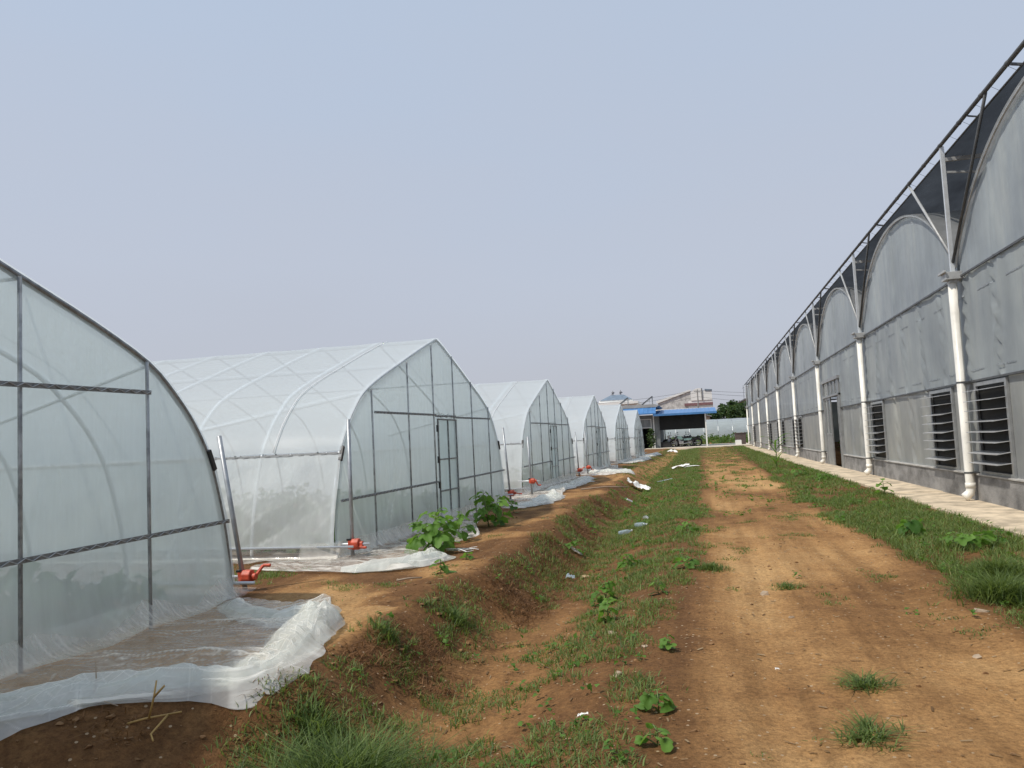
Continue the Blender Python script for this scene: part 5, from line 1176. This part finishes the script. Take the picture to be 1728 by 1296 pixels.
stalk(-2.95, 3.35, [[(-.1, 0, .02), (0, .02, .03), (.2, -.05, .02)], [(0.02, 0, .02), (-.03, .08, .09), (-.05, .1, .18)]], 'thin grey dead twigs beside the yellow stalk', M['twig'], .004)
stalk(-2.3, 18.5, [[(-.5, -.3, .03), (0, 0, .05), (.55, .1, .02)]], 'long pale stick lying on the brown bank near the third tunnel', M['twig'], .016)
M['stone'] = solid('pale_stone', (0.36, 0.28, 0.20), .9, 0, .3, 8, .4, 30)
def rock(mb, x, y, z, s, r):
    import bmesh
    d = r.normal(size=(14, 3)); d /= np.linalg.norm(d, axis=1)[:, None]; d *= s * np.array([1, .8, .55]) * (0.8 + .4 * r.random((14, 1)))
    bm = bmesh.new(); [bm.verts.new(p) for p in d]; bmesh.ops.convex_hull(bm, input=bm.verts); bm.verts.ensure_lookup_table()
    bm.verts.index_update(); used = [v for v in bm.verts if v.link_faces]; ix = {v: i for i, v in enumerate(used)}
    mb.add([(v.co.x + x, v.co.y + y, v.co.z + z) for v in used], [tuple(ix[v] for v in f.verts) for f in bm.faces]); bm.free()
r_ = np.random.default_rng(88)
for x, y, s, lb in ((0.40, 6.95, .045, 'pale stone on the track beside the dark crack line'), (0.52, 6.05, .022, 'small stone on the dark soil of the track'), (-0.55, 4.6, .04, 'flat grey-brown stone in the grass left of the track'), (1.42, 5.1, .03, 'stone at the right of the track near the small litter'), (-0.45, 5.2, .022, 'pinkish pebble on the soil beside the seedling'), (1.75, 6.1, .05, 'pale flat stone at the foot of the overhanging grass tuft'), (-0.72, 5.75, .035, 'yellowish clod in the grass strip left of the track')):
    mb = MB(); rock(mb, 0, 0, 0, s, r_); o = mb.build('stone', M['stone']); o.location = (x, y, float(gz(x, y)) + s * .2); tag(o, lb, 'stone', 'stones on the track')
# flecks of straw, dead grass and grit lying on the soil
nF = 1500; fy = 2.8 + 15 * r_.random(nF) ** 1.7; fx = -2.6 + 5.4 * r_.random(nF); ok = ~((fx < -2.2) & (fy < 5.7)); fx, fy = fx[ok], fy[ok]; nF = len(fx)
fa = r_.random(nF) * 6.28; fl = (0.006 + 0.024 * r_.random(nF) ** 3) * (0.7 + fy / 14); fw = (0.0018 + .003 * r_.random(nF)) * (0.8 + fy / 10); fz = gz(fx, fy) + .004
dx_, dy_ = np.cos(fa), np.sin(fa)
V = np.stack([np.stack([fx + sl * dx_ * fl - sw * dy_ * fw, fy + sl * dy_ * fl + sw * dx_ * fw, fz + (.004 if sl > 0 else 0) + .25 * fw * (sw > 0)], 1) for sl, sw in ((-1, -1), (1, -1), (1, 1), (-1, 1))], 1).reshape(-1, 3)
M['fleck'] = leafmat('dead_grass', (0.14, 0.08, 0.035), (0.33, 0.24, 0.14), 0.1, 0.8)
tag(npmesh('plant_debris', V, [np.arange(nF * 4).reshape(-1, 4)], M['fleck'], attrs={'tint': np.repeat(np.clip(.45 + .3 * r_.normal(size=nF), 0, .84), 4)}), 'flecks of dead grass and straw scattered on the bare soil', 'debris', kind='stuff')
# loose clods and grit
mb = MB()
M['clod'] = solid('soil_clod', (0.22, 0.12, 0.052), .95, 0, .4, 4)
nC = 0
while nC < 1500:
    y = 2.8 + 13 * r_.random() ** 1.8; x = -3.2 + 5.2 * r_.random(); lx = float(lip_x(y))
    p = math.exp(-((x - lx - .2) / .45) ** 2) + .22
    if r_.random() > p: continue
    if x < -2.25 and y < 5.6 and y > 3.6: continue
    s = .004 + .016 * r_.random() ** 4 * (1.6 if p > .6 else .9) + .002 * y / 6; rock(mb, x, y, float(gz(x, y)) + s * .15, s, r_); nC += 1
tag(mb.build('soil_clods', M['clod']), 'loose crumbs of brown soil scattered over the bank and track', 'soil', kind='stuff')
bpy.context.view_layer.update()
